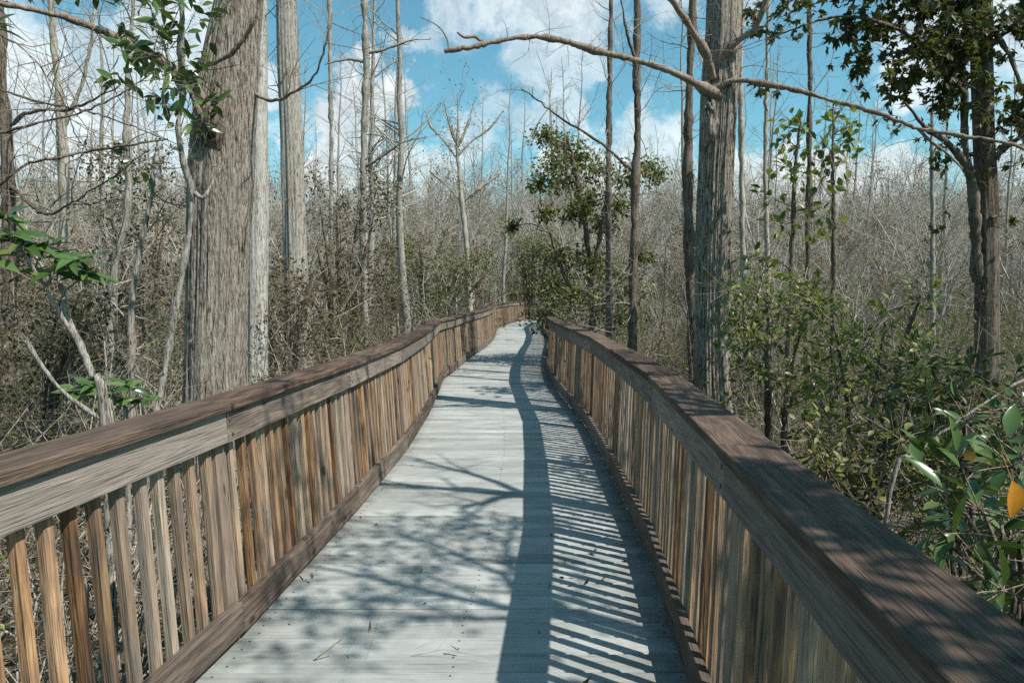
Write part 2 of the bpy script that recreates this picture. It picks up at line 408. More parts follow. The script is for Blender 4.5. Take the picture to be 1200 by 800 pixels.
def grow(mb, p, d, L, rad, lv, spec, r, tips, nodes=None):
    """a limb with its side shoots; spec[lv] = (segments, wiggle, upward pull, children, angle, length ratio, sides, first child at)"""
    ns, wig, up, nc, ang, lr, sides, t0 = spec[lv]
    P = [np.array(p, float)]; d = unit(d); dd = [d]
    for i in range(ns):
        d = unit(d + r.normal(size=3) * wig + np.array([0, 0, up])); dd.append(d)
        P.append(P[-1] + d * L / ns)
    P = np.array(P); rr = rad * np.linspace(1, .28, ns + 1)
    tube(mb, P, rr, sides)
    if nodes is not None and lv >= len(spec) - 2: nodes.extend([(P[i], dd[i]) for i in range(1, ns + 1)])
    if lv + 1 < len(spec):
        for c in range(nc):
            t = t0 + (1 - t0) * (c + r.uniform(.1, .9)) / nc
            x = t * ns; i = min(int(x), ns - 1); q = P[i] + (P[i + 1] - P[i]) * (x - i)
            ax = dd[i + 1]; s = np.cross(ax, r.normal(size=3)); s = unit(s)
            a = ang * r.uniform(.7, 1.3); nd_ = unit(ax * math.cos(a) + s * math.sin(a))
            grow(mb, q, nd_, L * lr * (1.15 - .55 * t) * r.uniform(.6, 1.2), rad * (1 - .7 * t) * .55, lv + 1, spec, r, tips, nodes)
    else: tips.append((P[-1], d))

# ------------------------------------------------------------------ the walk
LR = np.array([(-1.72, -5, .40, -5), (-1.49, 0, .50, 0), (-1.37, 1.7, .61, 1.7), (-1.235, 2.7, .71, 2.7), (-1.13, 4, .79, 4), (-1.05, 6, .86, 6), (-1.03, 8, .86, 8), (-1.14, 10.5, .73, 10.5),
               (-1.21, 12, .67, 12), (-1.13, 14, .70, 14), (-.95, 17, .85, 17), (-.72, 20, 1.06, 20), (-.60, 23, 1.2, 23), (-.62, 27, 1.24, 27), (-.64, 30.0, 1.25, 30.3), (-.52, 31.2, 1.30, 31.0),
               (-.14, 34.5, 1.66, 34.2), (.4, 38, 2.25, 37.5), (1.4, 42, 3.2, 41), (3.2, 45.8, 4.9, 44.6), (6.2, 49, 7.5, 47.5), (10, 51.3, 10.9, 49.6)])
DENSE = smooth_path(LR, .05)
CEN = np.stack([(DENSE[:, 0] + DENSE[:, 2]) / 2, (DENSE[:, 1] + DENSE[:, 3]) / 2], 1)
S_ = np.concatenate([[0], np.cumsum(np.linalg.norm(np.diff(CEN, axis=0), axis=1))])
def edge(s): return np.array([np.interp(s, S_, DENSE[:, k]) for k in range(4)])
CXY = CEN[::8]
def corridor(x, y): return np.min(np.hypot(CXY[:, 0] - x, CXY[:, 1] - y))

def box8(mb, c8, mi=0):
    mb.add(c8, [[0, 3, 2, 1], [4, 5, 6, 7], [0, 1, 5, 4], [1, 2, 6, 5], [2, 3, 7, 6], [3, 0, 4, 7]], mi)

def build_deck():
    mb = MB(); uv = []; ac = []; pitch = .1435; s = 0.0; r = np.random.default_rng(3); i = 0
    while s + pitch < S_[-1]:
        gp = r.uniform(.0028, .0052); a = edge(s + gp); b = edge(s + pitch - gp)
        la, ra, lb, rb = a[:2], a[2:], b[:2], b[2:]
        ua = unit(ra - la); ub = unit(rb - lb); e1, e2 = r.uniform(.0, .02, 2)
        P = [la - ua * (.10 + e1), lb - ub * (.10 + e1), rb + ub * (.10 + e2), ra + ua * (.10 + e2)]
        z = r.normal(0, .0016, 4); ch = .006
        top = [np.array([*p, z[k]]) for k, p in enumerate(P)]
        fw = unit(np.array([*(P[1] - P[0]), 0]))
        # chamfered long edges: an 8-sided prism across the walk
        prof = [(0, -.038), (0, -ch), (ch, 0), (None, 0), (None, -ch), (None, -.038)]
        A, B, C, D = top
        def ring(p, q):
            w = unit(q - p)
            return [p + [0, 0, -.038], p + [0, 0, -ch], p + w * ch, q - w * ch, q + [0, 0, -ch], q + [0, 0, -.038]]
        V = np.array(ring(A, B) + ring(D, C)); F = []
        for k in range(6):
            kk = (k + 1) % 6; F.append([k, kk, kk + 6, k + 6])
        F += [[0, 5, 4, 1], [1, 4, 3, 2], [6, 7, 10, 11], [7, 8, 9, 10]]
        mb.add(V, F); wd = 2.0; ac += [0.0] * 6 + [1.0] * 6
        uo = r.uniform(0, 30)
        for k in range(12): uv.append([uo + (0 if k < 6 else wd), s + [0, .003, .01, pitch - .01, pitch - .003, pitch][k % 6]])
        if s < 14:
            for fr in (.06, .5, .94):
                for fl in (.25, .75):
                    c = top[0] * (1 - fr) * (1 - fl) + top[3] * fr * (1 - fl) + top[1] * (1 - fr) * fl + top[2] * fr * fl
                    c = c + [r.normal(0, .006), r.normal(0, .004), .0012]
                    g = np.arange(8) * math.pi / 4; n8 = np.array([[c[0] + .0055 * math.cos(t), c[1] + .0055 * math.sin(t), c[2]] for t in g])
                    mb.add(n8, [[0, 1, 2, 3], [0, 3, 4, 7], [4, 5, 6, 7]], 1)
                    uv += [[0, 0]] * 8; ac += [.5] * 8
        s += pitch
    mb.uv = np.array(uv)
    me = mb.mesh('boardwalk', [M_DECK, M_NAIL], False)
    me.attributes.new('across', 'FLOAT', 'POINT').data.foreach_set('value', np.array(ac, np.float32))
    return link('boardwalk', me, label='weathered pale grey plank walkway winding into the wood', kind='structure')
deck = build_deck()

# beams under the deck and its piles
mb = MB()
for off in (.08, .5, .92):
    st = np.arange(0, S_[-1], .6); C = []
    for s in st:
        e = edge(s); C.append(e[:2] * (1 - off) + e[2:] * off)
    C = np.array(C)
    for i in range(len(C) - 1):
        d = unit(C[i + 1] - C[i]); n = np.array([-d[1], d[0]]) * .022
        q = [C[i] - n, C[i] + n, C[i + 1] + n, C[i + 1] - n]
        box8(mb, [[*p, -.26] for p in q] + [[*p, -.042] for p in q])
link('deck_beams', mb.mesh('deck_beams', [M_BEAM], False), deck, kind='structure')

JR = np.random.default_rng(99)
def JT(): return float(JR.normal(0, .0025))
def board_obj(name, parent, p0, p1, m0, m1, o0, o1, z0, z1, flare, sgn, material, jz=(0, 0)):
    """board between stations p0, p1 (kick line); m0, m1 outward mitre vectors; o0..o1 offsets outward, z0..z1 heights"""
    d = unit(p1 - p0); rz = math.atan2(d[1], d[0]); O = np.array([*p0, 0.0])
    V = []
    for z in (z0, z1):
        for p, m, g, jj in ((p0, m0, .003, jz[0] + JT()), (p1, m1, -.003, jz[1] + JT())):
            for o in ((o0, o1) if p is p0 else (o1, o0)):
                q = p + m * (o + flare * max(z, 0)) + d * g
                V.append([*q, z + jj])
    V = np.array(V) - O
    ca, sa = math.cos(-rz), math.sin(-rz); Rm = np.array([[ca, -sa, 0], [sa, ca, 0], [0, 0, 1]])
    V = V @ Rm.T
    mb = MB(); box8(mb, V if sgn > 0 else V[[3, 2, 1, 0, 7, 6, 5, 4]])
    o = link(name, mb.mesh(name, [material], False), parent, O, (0, 0, rz))
    bv = o.modifiers.new('bevel', 'BEVEL'); bv.width = .005; bv.segments = 2
    return o

def bal_mesh(w, t, h, name):
    import bmesh
    bm = bmesh.new(); bmesh.ops.create_cube(bm, size=1.0)
    for v in bm.verts: v.co = Vector((v.co.x * w, v.co.y * t, (v.co.z + .5) * h))
    bmesh.ops.bevel(bm, geom=bm.edges[:], offset=.0035, segments=1, affect='EDGES')
    me = bpy.data.meshes.new(name); bm.to_mesh(me); bm.free(); me.materials.append(M_BAL); return me
BALS = [bal_mesh(w, t, 1.035, 'baluster') for w, t in ((.038, .038), (.036, .038), (.040, .037), (.034, .036), (.042, .038))]

def build_rail(side, label):
    r = np.random.default_rng(11 if side < 0 else 12)
    root = thing('railing', label, 'railing', (0, 0, 0), 'railings along the boardwalk')
    flare = .06 if side < 0 else .03
    zt = 1.042
    pts = DENSE[:, :2] if side < 0 else DENSE[:, 2:]
    sl = np.concatenate([[0], np.cumsum(np.linalg.norm(np.diff(pts, axis=0), axis=1))])
    # first post position so that one post stands about y = 3.0
    y0 = np.interp(3.0 if side < 0 else 2.2, pts[:, 1], sl) % 1.85
    ss = np.arange(y0, sl[-1], 1.85)
    P = np.stack([np.interp(ss, sl, pts[:, 0]), np.interp(ss, sl, pts[:, 1])], 1)
    P[:, 0] += r.normal(0, .009, len(P))
    jz = r.normal(0, .005, len(P))
    dirs = np.diff(P, axis=0); dirs /= np.linalg.norm(dirs, axis=1)[:, None]
    nrm = np.stack([-dirs[:, 1], dirs[:, 0]], 1) * (1 if side < 0 else -1)     # outward
    M = []
    for i in range(len(P)):
        a = nrm[max(i - 1, 0)]; b = nrm[min(i, len(nrm) - 1)]; m = unit(a + b); M.append(m / max(.5, m @ a))
    M = np.array(M)
    allb = []
    for i in range(len(P) - 1):
        a, b = P[i], P[i + 1]
        for nm, o0, o1, z0, z1, mt in (('cap_board', -.028, .165, zt, zt + .038, M_CAP), ('face_board', 0, .038, .895, zt - .003, M_FACE), ('kick_board', 0, .038, .03, .172, M_KICK)):
            fl = flare if nm != 'cap_board' else flare
            if nm == 'cap_board':
                board_obj(nm, root, a, b, M[i], M[i + 1], o0 + flare * zt, o1 + flare * zt, z0, z1, 0, side * -1, mt, (jz[i], jz[i + 1]))
            else:
                board_obj(nm, root, a, b, M[i], M[i + 1], o0, o1, z0, z1, fl, side * -1, mt, (jz[i], jz[i + 1]))
        L = np.linalg.norm(b - a); nb = int(round((L - .12) / .108)); n = nrm[i]
        for k in range(nb):
            t = (.06 + (L - .12) * (k + .5) / nb + r.normal(0, .006)) / L
            q = a + (b - a) * t + n * .0585
            allb.append((q, math.atan2(dirs[i][1], dirs[i][0]), n))
    for i in range(len(P)):                 # posts
        p = P[i]; n = nrm[min(i, len(nrm) - 1)]; d = dirs[min(i, len(dirs) - 1)]
        c = p + n * .084
        h = .044; V = []
        for z in (GROUND - .1 - .0, zt - .004):
            for sx, sy in ((-1, -1), (-1, 1), (1, 1), (1, -1)):
                q = c + d * h * sx + n * h * sy + n * flare * z; V.append([*q, z])
        O = np.array([*c, 0]); mb = MB(); V = np.array(V) - O
        rz = math.atan2(d[1], d[0]); ca, sa = math.cos(-rz), math.sin(-rz); V = V @ np.array([[ca, -sa, 0], [sa, ca, 0], [0, 0, 1]]).T
        box8(mb, V if side > 0 else V[[3, 2, 1, 0, 7, 6, 5, 4]])
        o = link('post', mb.mesh('post', [M_POST], False), root, O, (0, 0, rz))
        bv = o.modifiers.new('bevel', 'BEVEL'); bv.width = .006; bv.segments = 1
    for i in range(len(P)):                 # two bolts through the face board at each near post
        if P[i][1] > 14: break
        n = nrm[min(i, len(nrm) - 1)]; d = dirs[min(i, len(dirs) - 1)]
        for zz in (.93, .995):
            bm = MB(); g = np.arange(10) * math.pi / 5
            Vb = np.array([[.008 * math.cos(t), y, .008 * math.sin(t)] for y in (-.004, .003) for t in g])
            bm.add(Vb, [[k, (k + 1) % 10, (k + 1) % 10 + 10, k + 10] for k in range(10)] + [[0, 1, 2, 3], [0, 3, 4, 5], [0, 5, 6, 7], [0, 7, 8, 9]])
            q = P[i] + d * (.035 + r.normal(0, .006)) + n * (flare * zz)
            bo_ = link('bolt', bm.mesh('bolt', [M_NAIL], False), root, (q[0], q[1], zz + jz[i]), (0, 0, math.atan2(-n[0], n[1])))
    allb.sort(key=lambda t: (0 if t[0][1] > .3 else 50) + t[0][1])
    def bmat(q, rz, n):
        tl = math.atan(flare) + r.normal(0, .004)
        # lean outward: tilt about the rail direction
        up = Vector((n[0] * math.sin(tl), n[1] * math.sin(tl), math.cos(tl)))
        dx = Vector((math.cos(rz), math.sin(rz), 0)); dx = (dx + up * r.normal(0, .006)).normalized()
        yv = up.cross(dx).normalized(); dx = yv.cross(up)
        Mx = Matrix((dx, yv, up)).transposed().to_4x4()
        Mx.translation = Vector((q[0] + n[0] * flare * -.01, q[1] + n[1] * flare * -.01, -.012 + r.normal(0, .004)))
        return Mx
    for q, rz, n in allb[:100]:
        o = link('baluster', BALS[r.integers(len(BALS))], root); o.matrix_basis = bmat(q, rz, n)
    mb = MB(); base = BALS[0]
    bv = np.array([v.co[:] for v in base.vertices]); 
    # simple 8-corner pickets for the far ones
    c8 = np.array([[x * .019, y * .019, z] for z in (0, 1.035) for x, y in ((-1, -1), (-1, 1), (1, 1), (1, -1))])
    for q, rz, n in allb[100:]:
        Mx = np.array(bmat(q, rz, n)); box8(mb, c8 @ Mx[:3, :3].T + Mx[:3, 3])
    link('balusters', mb.mesh('balusters', [M_BAL], False), root, kind='stuff')
    return root
build_rail(-1, 'weathered timber railing on the left edge of the walk, its orange slats in full sun')
build_rail(1, 'timber railing on the right edge of the walk, inner side in shade')

# ------------------------------------------------------------------ ground
def build_ground():
    xs = np.concatenate([-np.geomspace(600, 14, 30), np.linspace(-12, 12, 49), np.geomspace(14, 600, 30)])
    ys = np.concatenate([[-400, -200, -100, -50, -25], np.linspace(-12, 60, 145), np.geomspace(62, 900, 24)])
    X, Y = np.meshgrid(xs, ys); Z = GROUND + .07 * np.sin(X * 1.1 + Y * .7) + .05 * np.sin(X * 2.3 - Y * 1.9) + .04 * np.sin(Y * 3.1 + X * .4)
    V = np.stack([X, Y, Z], -1).reshape(-1, 3); nx = len(xs)
    i, j = np.meshgrid(np.arange(len(ys) - 1), np.arange(nx - 1), indexing='ij'); a = (i * nx + j).ravel()
    mb = MB(); mb.add(V, np.stack([a, a + 1, a + nx + 1, a + nx], 1))
    link('ground', mb.mesh('ground', [M_GROUND]), label='brown leaf littered swamp floor', kind='structure')
build_ground()

# ------------------------------------------------------------------ plant kinds (each a dict of part -> MB)
def kind_bare(seed, H=14., r0=.09, lean=.02, nb=26, twig=3):
    r = np.random.default_rng(seed); tr = MB(); cr = MB()
    n = 16; x = np.cumsum(r.normal(0, .045, (n + 1, 2)) + r.normal(0, lean, 2), 0); x -= x[0]
    P = np.column_stack([x, np.linspace(0, H, n + 1)]); rad = r0 * np.linspace(1.15, .12, n + 1); rad[0] *= 1.5
    tube(tr, P, rad, 7)
    tips = []
    spec = [(5, .13, .05, 5, .8, .5, 4, .15), (4, .2, .04, 4, .8, .5, 3, .15), (3, .22, .0, 0, 0, 0, 3, 0)]
    for k in range(nb):
        t = r.uniform(.22, .98) ** .8; z = t * H; q = np.array([np.interp(z, P[:, 2], P[:, 0]), np.interp(z, P[:, 2], P[:, 1]), z])
        a = r.uniform(0, 6.28); up = r.uniform(.05, .9)
        grow(cr, q, [math.cos(a), math.sin(a), up], H * .14 * (1.25 - t) * r.uniform(.5, 1.3), r0 * .3 * (1.15 - t * .8), 0, spec, r, tips)
    return {'trunk': (tr, M_CYP2), 'crown': (cr, M_TWIG)}
def kind_small(seed, H=5.5, leafm=None, nleaf=900, ll=.07):
    r = np.random.default_rng(seed); tr = MB(); cr = MB(); lf = MB(); tips = []; nodes = []
    spec = [(7, .13, .02, 9, .8, .45, 5, .2), (5, .22, .03, 5, .85, .5, 3, .15), (3, .2, .03, 3, .8, .5, 3, .2), (2, .2, 0, 0, 0, 0, 3, 0)]
    m2 = MB()
    for s in range(r.integers(2, 5)):
        a = r.uniform(0, 6.28)
        grow(m2, [r.normal(0, .12), r.normal(0, .12), -.05], [math.cos(a) * .28, math.sin(a) * .28, 1], H * r.uniform(.65, 1), .045 * r.uniform(.7, 1.2), 0, spec, r, tips, nodes)
    if nleaf:
        idx = r.integers(0, len(nodes), nleaf)
        # leaves gather in clumps: keep those near some random centres
        NP = np.array([nodes[i][0] for i in idx]); ND = np.array([nodes[i][1] for i in idx])
        cen = NP[r.integers(0, len(NP), 14)]; dm = np.min(np.linalg.norm(NP[:, None] - cen[None], axis=2), axis=1)
        k = r.uniform(size=len(NP)) < np.exp(-(dm / .55) ** 2) + .12
        NP, ND = NP[k], ND[k]; n = len(NP)
        leaves(lf, NP + r.normal(0, .05, (n, 3)), ND * .5 + rdir(n, r, -.1), rdir(n, r, 1.0), ll * r.uniform(.6, 1.3, n), ll * .42 * r.uniform(.7, 1.2, n))
    d = {'stems': (m2, M_BTWIG if seed % 2 else M_TWIG)}
    if nleaf: d['foliage'] = (lf, leafm)
    return d
def kind_shrub(seed, H=2.4, leafm=None, nleaf=700, ll=.05, nst=11):
    r = np.random.default_rng(seed); m2 = MB(); lf = MB(); tips = []; nodes = []
    spec = [(7, .22, .0, 8, .85, .5, 4, .15), (4, .28, .02, 4, .9, .6, 3, .15), (3, .3, 0, 0, 0, 0, 3, 0)]
    for s in range(nst):
        a = r.uniform(0, 6.28); rr = r.uniform(.05, .5)
        grow(m2, [math.cos(a) * rr * .7, math.sin(a) * rr * .7, -.05], [math.cos(a) * rr * 2.2, math.sin(a) * rr * 2.2, 1], H * r.uniform(.6, 1.15), .013 * r.uniform(.6, 1.4), 0, spec, r, tips, nodes)
    idx = r.integers(0, len(nodes), nleaf); NP = np.array([nodes[i][0] for i in idx]); ND = np.array([nodes[i][1] for i in idx]); n = nleaf
    leaves(lf, NP + r.normal(0, .03, (n, 3)), ND * .6 + rdir(n, r), rdir(n, r, 1.0), ll * r.uniform(.6, 1.4, n), ll * .42 * r.uniform(.7, 1.2, n))
    return {'stems': (m2, M_BTWIG if seed % 3 else M_TWIG), 'foliage': (lf, leafm)}

def plant_meshes(d, name):
    return {k: mb.mesh(name + '_' + k, [m]) for k, (mb, m) in d.items() if mb.n}
def joined(d, name):
    mb = MB(); mats = []
    for i, (k, (b, m)) in enumerate(d.items()):
        if b.n: mb.merge(b, len(mats)); mats.append(m)
    return mb.mesh(name, mats)
def place(meshes, name, loc, rz, sc, label, cat, group=None):
    o = thing(name, label, cat, loc, group); o.rotation_euler = (0, 0, rz); o.scale = (sc, sc, sc)
    for k, me in meshes.items(): link(k, me, o)
    return o

def kind_bushy(seed, H=11., r0=.11):
    r = np.random.default_rng(seed); tr = MB(); cr = MB(); tips = []
    P = [np.array([0, 0, -.05])]; d = np.array([0, 0, 1.])
    for i in range(6): d = unit(d + r.normal(0, .05, 3) + [0, 0, .1]); P.append(P[-1] + d * H * .42 / 6)
    tube(tr, np.array(P), r0 * np.linspace(1.3, .75, 7), 7)
    spec = [(7, .10, .05, 9, .6, .42, 4, .12), (5, .14, .06, 6, .65, .5, 3, .15), (4, .16, .05, 4, .7, .55, 3, .2), (2, .2, .02, 0, 0, 0, 3, 0)]
    for k in range(6):
        a = k * 1.05 + r.uniform(-.3, .3); q = P[3 + k % 4]
        grow(cr, q, [math.cos(a) * .5, math.sin(a) * .5, 1.1], H * .5 * r.uniform(.7, 1.1), r0 * .5, 0, spec, r, tips)
    lf = MB()
    if seed % 2 == 0:
        T = np.array([t[0] for t in tips]); n = 1100; cen = T[r.integers(0, len(T), 16)]; q = T[r.integers(0, len(T), n * 2)]
        dm = np.min(np.linalg.norm(q[:, None] - cen[None], axis=2), axis=1); q = q[r.uniform(size=len(q)) < np.exp(-(dm / 1.0) ** 2) + .06]; n = len(q)
        leaves(lf, q + r.normal(0, .12, (n, 3)), rdir(n, r, -.2), rdir(n, r, .6), .12 * r.uniform(.6, 1.3, n), .05)
    return {'trunk': (tr, M_CYP2), 'crown': (cr, M_HAZE), 'foliage': (lf, L_BROWN)}
BUSHY = [kind_bushy(400 + i, H) for i, H in enumerate((10.5, 12, 9))]
BARE = [kind_bare(100 + i, H, r0, .02, nb) for i, (H, r0, nb) in enumerate([(14, .10, 30), (16, .12, 34), (12, .07, 26), (15, .09, 30), (10, .055, 24), (17, .14, 36)])]
SMALL = [kind_small(200 + i, H, L, n, ll) for i, (H, L, n, ll) in enumerate([(5.5, L_DULL, 3800, .09), (6.5, L_BROWN, 1500, .07), (4.8, L_OLIVE, 4200, .08), (6.0, L_BROWN, 300, .07), (5.2, L_EVER, 4200, .09)])]
SHRUB = [kind_shrub(300 + i, H, L, n, ll) for i, (H, L, n, ll) in enumerate([(2.4, L_DULL, 1500, .05), (2.9, L_BROWN, 900, .05), (2.0, L_OLIVE, 1700, .05), (2.6, L_BROWN, 300, .045), (2.2, L_GREEN, 1100, .06)])]
BARE_M = [plant_meshes(d, 'bare_tree') for d in BARE]
SMALL_M = [plant_meshes(d, 'small_tree') for d in SMALL]
BUSHY_M = [plant_meshes(d, 'bushy_tree') for d in BUSHY]
SHRUB_M = [plant_meshes(d, 'shrub') for d in SHRUB]

# places kept free so that the big trunks stay in view
HERO = [(-2.85, 6.5), (2.4, 8.0), (-3.2, 8.5)]
def clear(x, y, rad):
    if corridor(x, y) < 1.25 + rad: return False
    # line of sight to the two big trunks
    for hx, hy in ((-2.85, 6.5), (2.4, 8.0)):
        if 0 < y < hy and abs(x - hx * y / hy) < rad * .8 + .3: return False
    return True

def scatter(n, y0, y1, half, rad, r, mind, ypow=1.0, minx=None):
    pts = []; tries = 0
    while len(pts) < n and tries < n * 60:
        tries += 1
        y = y0 + (y1 - y0) * r.uniform() ** ypow; x = r.uniform(-1, 1) * half(y)
        if not clear(x, y, rad): continue
        if any((x - a) ** 2 + (y - b) ** 2 < mind ** 2 for a, b in pts[-400:]): continue
        pts.append((x, y))
    return pts

r = np.random.default_rng(5)
fov = lambda y: .80 * abs(y) + 3
used_bare = scatter(60, 21, 58, fov, .3, r, 1.6, .9)
for i, (x, y) in enumerate(used_bare):
    k = r.integers(len(BARE_M))
    place(BARE_M[k], 'bare_tree', (x, y, GROUND - .05), r.uniform(0, 6.28), r.uniform(.7, 1.1) * (.8 if y < 20 else 1), 'thin leafless grey tree standing in the brown wood beyond the railings', 'tree', 'thin leafless trees of the wood')
used_bushy = scatter(120, 14, 50, fov, 1.0, r, 1.8, .8)
for x, y in used_bushy:
    k = r.integers(3)
    place(BUSHY_M[k], 'branching_tree', (x, y, GROUND - .05), r.uniform(0, 6.28), (2.87 + .197 * y) * r.uniform(.5, 1.08) / (10.5, 12, 9)[k], 'leafless many branched tree making a grey brown haze of twigs in the wood', 'tree', 'leafless many branched trees of the wood')
used_small = scatter(150, 7.5, 36, fov, .9, r, 1.2, .85)
for x, y in used_small:
    k = r.choice(5, p=[.3, .22, .2, .2, .08])
    place(SMALL_M[k], 'small_tree', (x, y, GROUND - .05), r.uniform(0, 6.28), (2.7 + .13 * y) * r.uniform(.55, .98) / 5.6, 'small many stemmed tree with dull brown leaves in the thicket', 'tree', 'small brown leaved trees of the thicket')
used_small += [p for p in scatter(400, 8, 20, fov, .8, r, .9, 1.0) if p[0] < -4.2][:34]
for x, y in used_small[-34:]:
    k = r.choice(5, p=[.35, .15, .3, .2, .0])
    place(SMALL_M[k], 'small_tree', (x, y, GROUND - .05), r.uniform(0, 6.28), (2.7 + .13 * y) * r.uniform(.7, 1.15) / 5.6, 'small many stemmed tree with dull brown leaves in the thicket', 'tree', 'small brown leaved trees of the thicket')
used_shrub = scatter(170, 2.0, 22, lambda y: .8 * y + 2.5, .85, r, .75, 1.0)
for x, y in used_shrub:
    k = r.integers(5) if x > 0 else r.integers(4)
    place(SHRUB_M[k], 'shrub', (x, y, GROUND - .05), r.uniform(0, 6.28), r.uniform(.7, 1.1), 'low twiggy shrub of thin brown stems beside the walk', 'shrub', 'low twiggy shrubs of the thicket')

# the rest of the wood: one mass each, spread by geometry nodes
def gn_scatter(name, sources, pts, scl, label, cat):
    """pts (n,3), scl (n); sources = list of objects"""
    n = len(pts); me = bpy.data.meshes.new(name + '_points'); me.vertices.add(n); me.vertices.foreach_set('co', np.asarray(pts, np.float32).ravel())
    rr = np.random.default_rng(len(name))
    a = me.attributes.new('rot', 'FLOAT', 'POINT'); a.data.foreach_set('value', rr.uniform(0, 6.28, n).astype(np.float32))
    a = me.attributes.new('scl', 'FLOAT', 'POINT'); a.data.foreach_set('value', np.asarray(scl, np.float32))
    a = me.attributes.new('var', 'INT', 'POINT'); a.data.foreach_set('value', rr.integers(0, len(sources), n).astype(np.int32))
    o = link(name, me, None, label=label, kind='stuff'); o['category'] = cat
    ng = bpy.data.node_groups.new(name, 'GeometryNodeTree')
    ng.interface.new_socket('Geometry', in_out='INPUT', socket_type='NodeSocketGeometry'); ng.interface.new_socket('Geometry', in_out='OUTPUT', socket_type='NodeSocketGeometry')
    N = ng.nodes; Lk = ng.links; gi = N.new('NodeGroupInput'); go = N.new('NodeGroupOutput'); jn = N.new('GeometryNodeJoinGeometry')
    def attr(nm, ty):
        x = N.new('GeometryNodeInputNamedAttribute'); x.data_type = ty; x.inputs['Name'].default_value = nm; return x
    ra, sa, va = attr('rot', 'FLOAT'), attr('scl', 'FLOAT'), attr('var', 'INT')
    cx = N.new('ShaderNodeCombineXYZ'); Lk.new(ra.outputs['Attribute'], cx.inputs[2])
    for i, src in enumerate(sources):
        eq = N.new('FunctionNodeCompare'); eq.data_type = 'INT'; eq.operation = 'EQUAL'; Lk.new(va.outputs['Attribute'], eq.inputs[2]); eq.inputs[3].default_value = i
        oi = N.new('GeometryNodeObjectInfo'); oi.inputs['Object'].default_value = src; oi.transform_space = 'ORIGINAL'
        ip = N.new('GeometryNodeInstanceOnPoints')
        Lk.new(gi.outputs[0], ip.inputs['Points']); Lk.new(eq.outputs[0], ip.inputs['Selection']); Lk.new(oi.outputs['Geometry'], ip.inputs['Instance'])
        Lk.new(cx.outputs[0], ip.inputs['Rotation']); Lk.new(sa.outputs['Attribute'], ip.inputs['Scale']); Lk.new(ip.outputs[0], jn.inputs[0])
    Lk.new(jn.outputs[0], go.inputs[0])
    md = o.modifiers.new('scatter', 'NODES'); md.node_group = ng
    return o
def src(dicts, nm): return [bpy.data.objects.new(nm, joined(d, nm)) for d in dicts]      # meshes only, not linked
S_BUSHY = src(BUSHY, 'bushy_tree_shape')
S_SHRUB, S_SMALL, S_BARE = src(SHRUB, 'shrub_shape'), src(SMALL, 'small_tree_shape'), src(BARE, 'bare_tree_shape')
def pts3(p): return [(x, y, GROUND - .05) for x, y in p]
p = scatter(1100, 2, 60, lambda y: .85 * abs(y) + 4, .9, r, .55, .7); gn_scatter('undergrowth', S_SHRUB, pts3(p), r.uniform(.6, 1.1, len(p)), 'dense brown twiggy undergrowth filling the swamp floor', 'undergrowth')
p = scatter(420, 18, 95, fov, .8, r, 1.3, .75); gn_scatter('thicket', [S_SMALL[1], S_SMALL[3], S_SMALL[0], S_SMALL[3], S_BUSHY[1], S_BUSHY[0]], pts3(p), [(2.7 + .12 * y) * r.uniform(.5, .9) / 7.5 for x, y in p], 'far off brown thicket of small trees', 'thicket')
p = scatter(700, 46, 120, fov, .8, r, 1.5, .8); gn_scatter('far_wood', S_BUSHY * 5 + S_BARE[:2], pts3(p), [min(22, 2.87 + .208 * y) * r.uniform(.6, 1.08) / 10.5 for x, y in p], 'far off grey leafless wood reading as one mass', 'wood')
# ------------------------------------------------------------------ single trees and plants one can point to
def ipath(pts, step=.06):
    """pts = (px, py, depth, width in px) -> resampled points and radii"""
    A = []
    for px, py, Y, w in pts:
        q = at(px, py, Y); A.append([*q, w * .5 / FPX * Y])
    A = smooth_path(A, step); return A[:, :3], np.maximum(A[:, 3], .0012)
def limb(mb, pts, sides=7, step=.06, jit=0, rr=None):
    P, rad = ipath(pts, step)
    if jit and rr is not None:
        nz_ = rr.normal(0, jit, (len(P), 3)); nz_[0] = 0; P = P + nz_
        g_ = np.convolve(rr.normal(0, 1, len(P) + 4), [.25, .5, 1, .5, .25], 'valid'); rad = rad * (1 + .13 * g_)
    tube(mb, P, rad, sides); return P, rad
TW = [(5, .18, .02, 4, .8, .55, 3, .15), (4, .22, .02, 3, .8, .5, 3, .2), (3, .22, 0, 0, 0, 0, 3, 0)]
TW2 = [(6, .16, .02, 5, .75, .5, 4, .15), (5, .2, .02, 4, .8, .5, 3, .2), (3, .22, 0, 3, .7, .5, 3, .2), (2, .2, 0, 0, 0, 0, 3, 0)]
def twigs_along(mb, P, n, L, rad, r, spec=TW, up=.3, lo=.1, hi=1, nodes=None, bias=(0, 0, 0)):
    for k in range(n):
        q = P[int((lo + (hi - lo) * r.uniform()) * (len(P) - 1))]
        d = rdir(1, r, up)[0] + np.array(bias)
        grow(mb, q, d, L * r.uniform(.5, 1.3), rad, 0, spec, r, [], nodes)
def trunk3(mb, pts, sides, seed, amp, flare, step=.05, floor=True):
    P, rad = ipath(pts, step)
    tube(mb, P, rad, sides, mod=bark_mod(seed, amp, flare))
    return P, rad
def foot(px, Y, w):      # where a trunk meets the ground, as a path point
    d = (GROUND - .15 - EYE) / Y
    # invert the camera for z = GROUND - .15
    py = 400 + FPX * math.tan(math.atan(-d) - PITCH); return (px, py, Y, w)
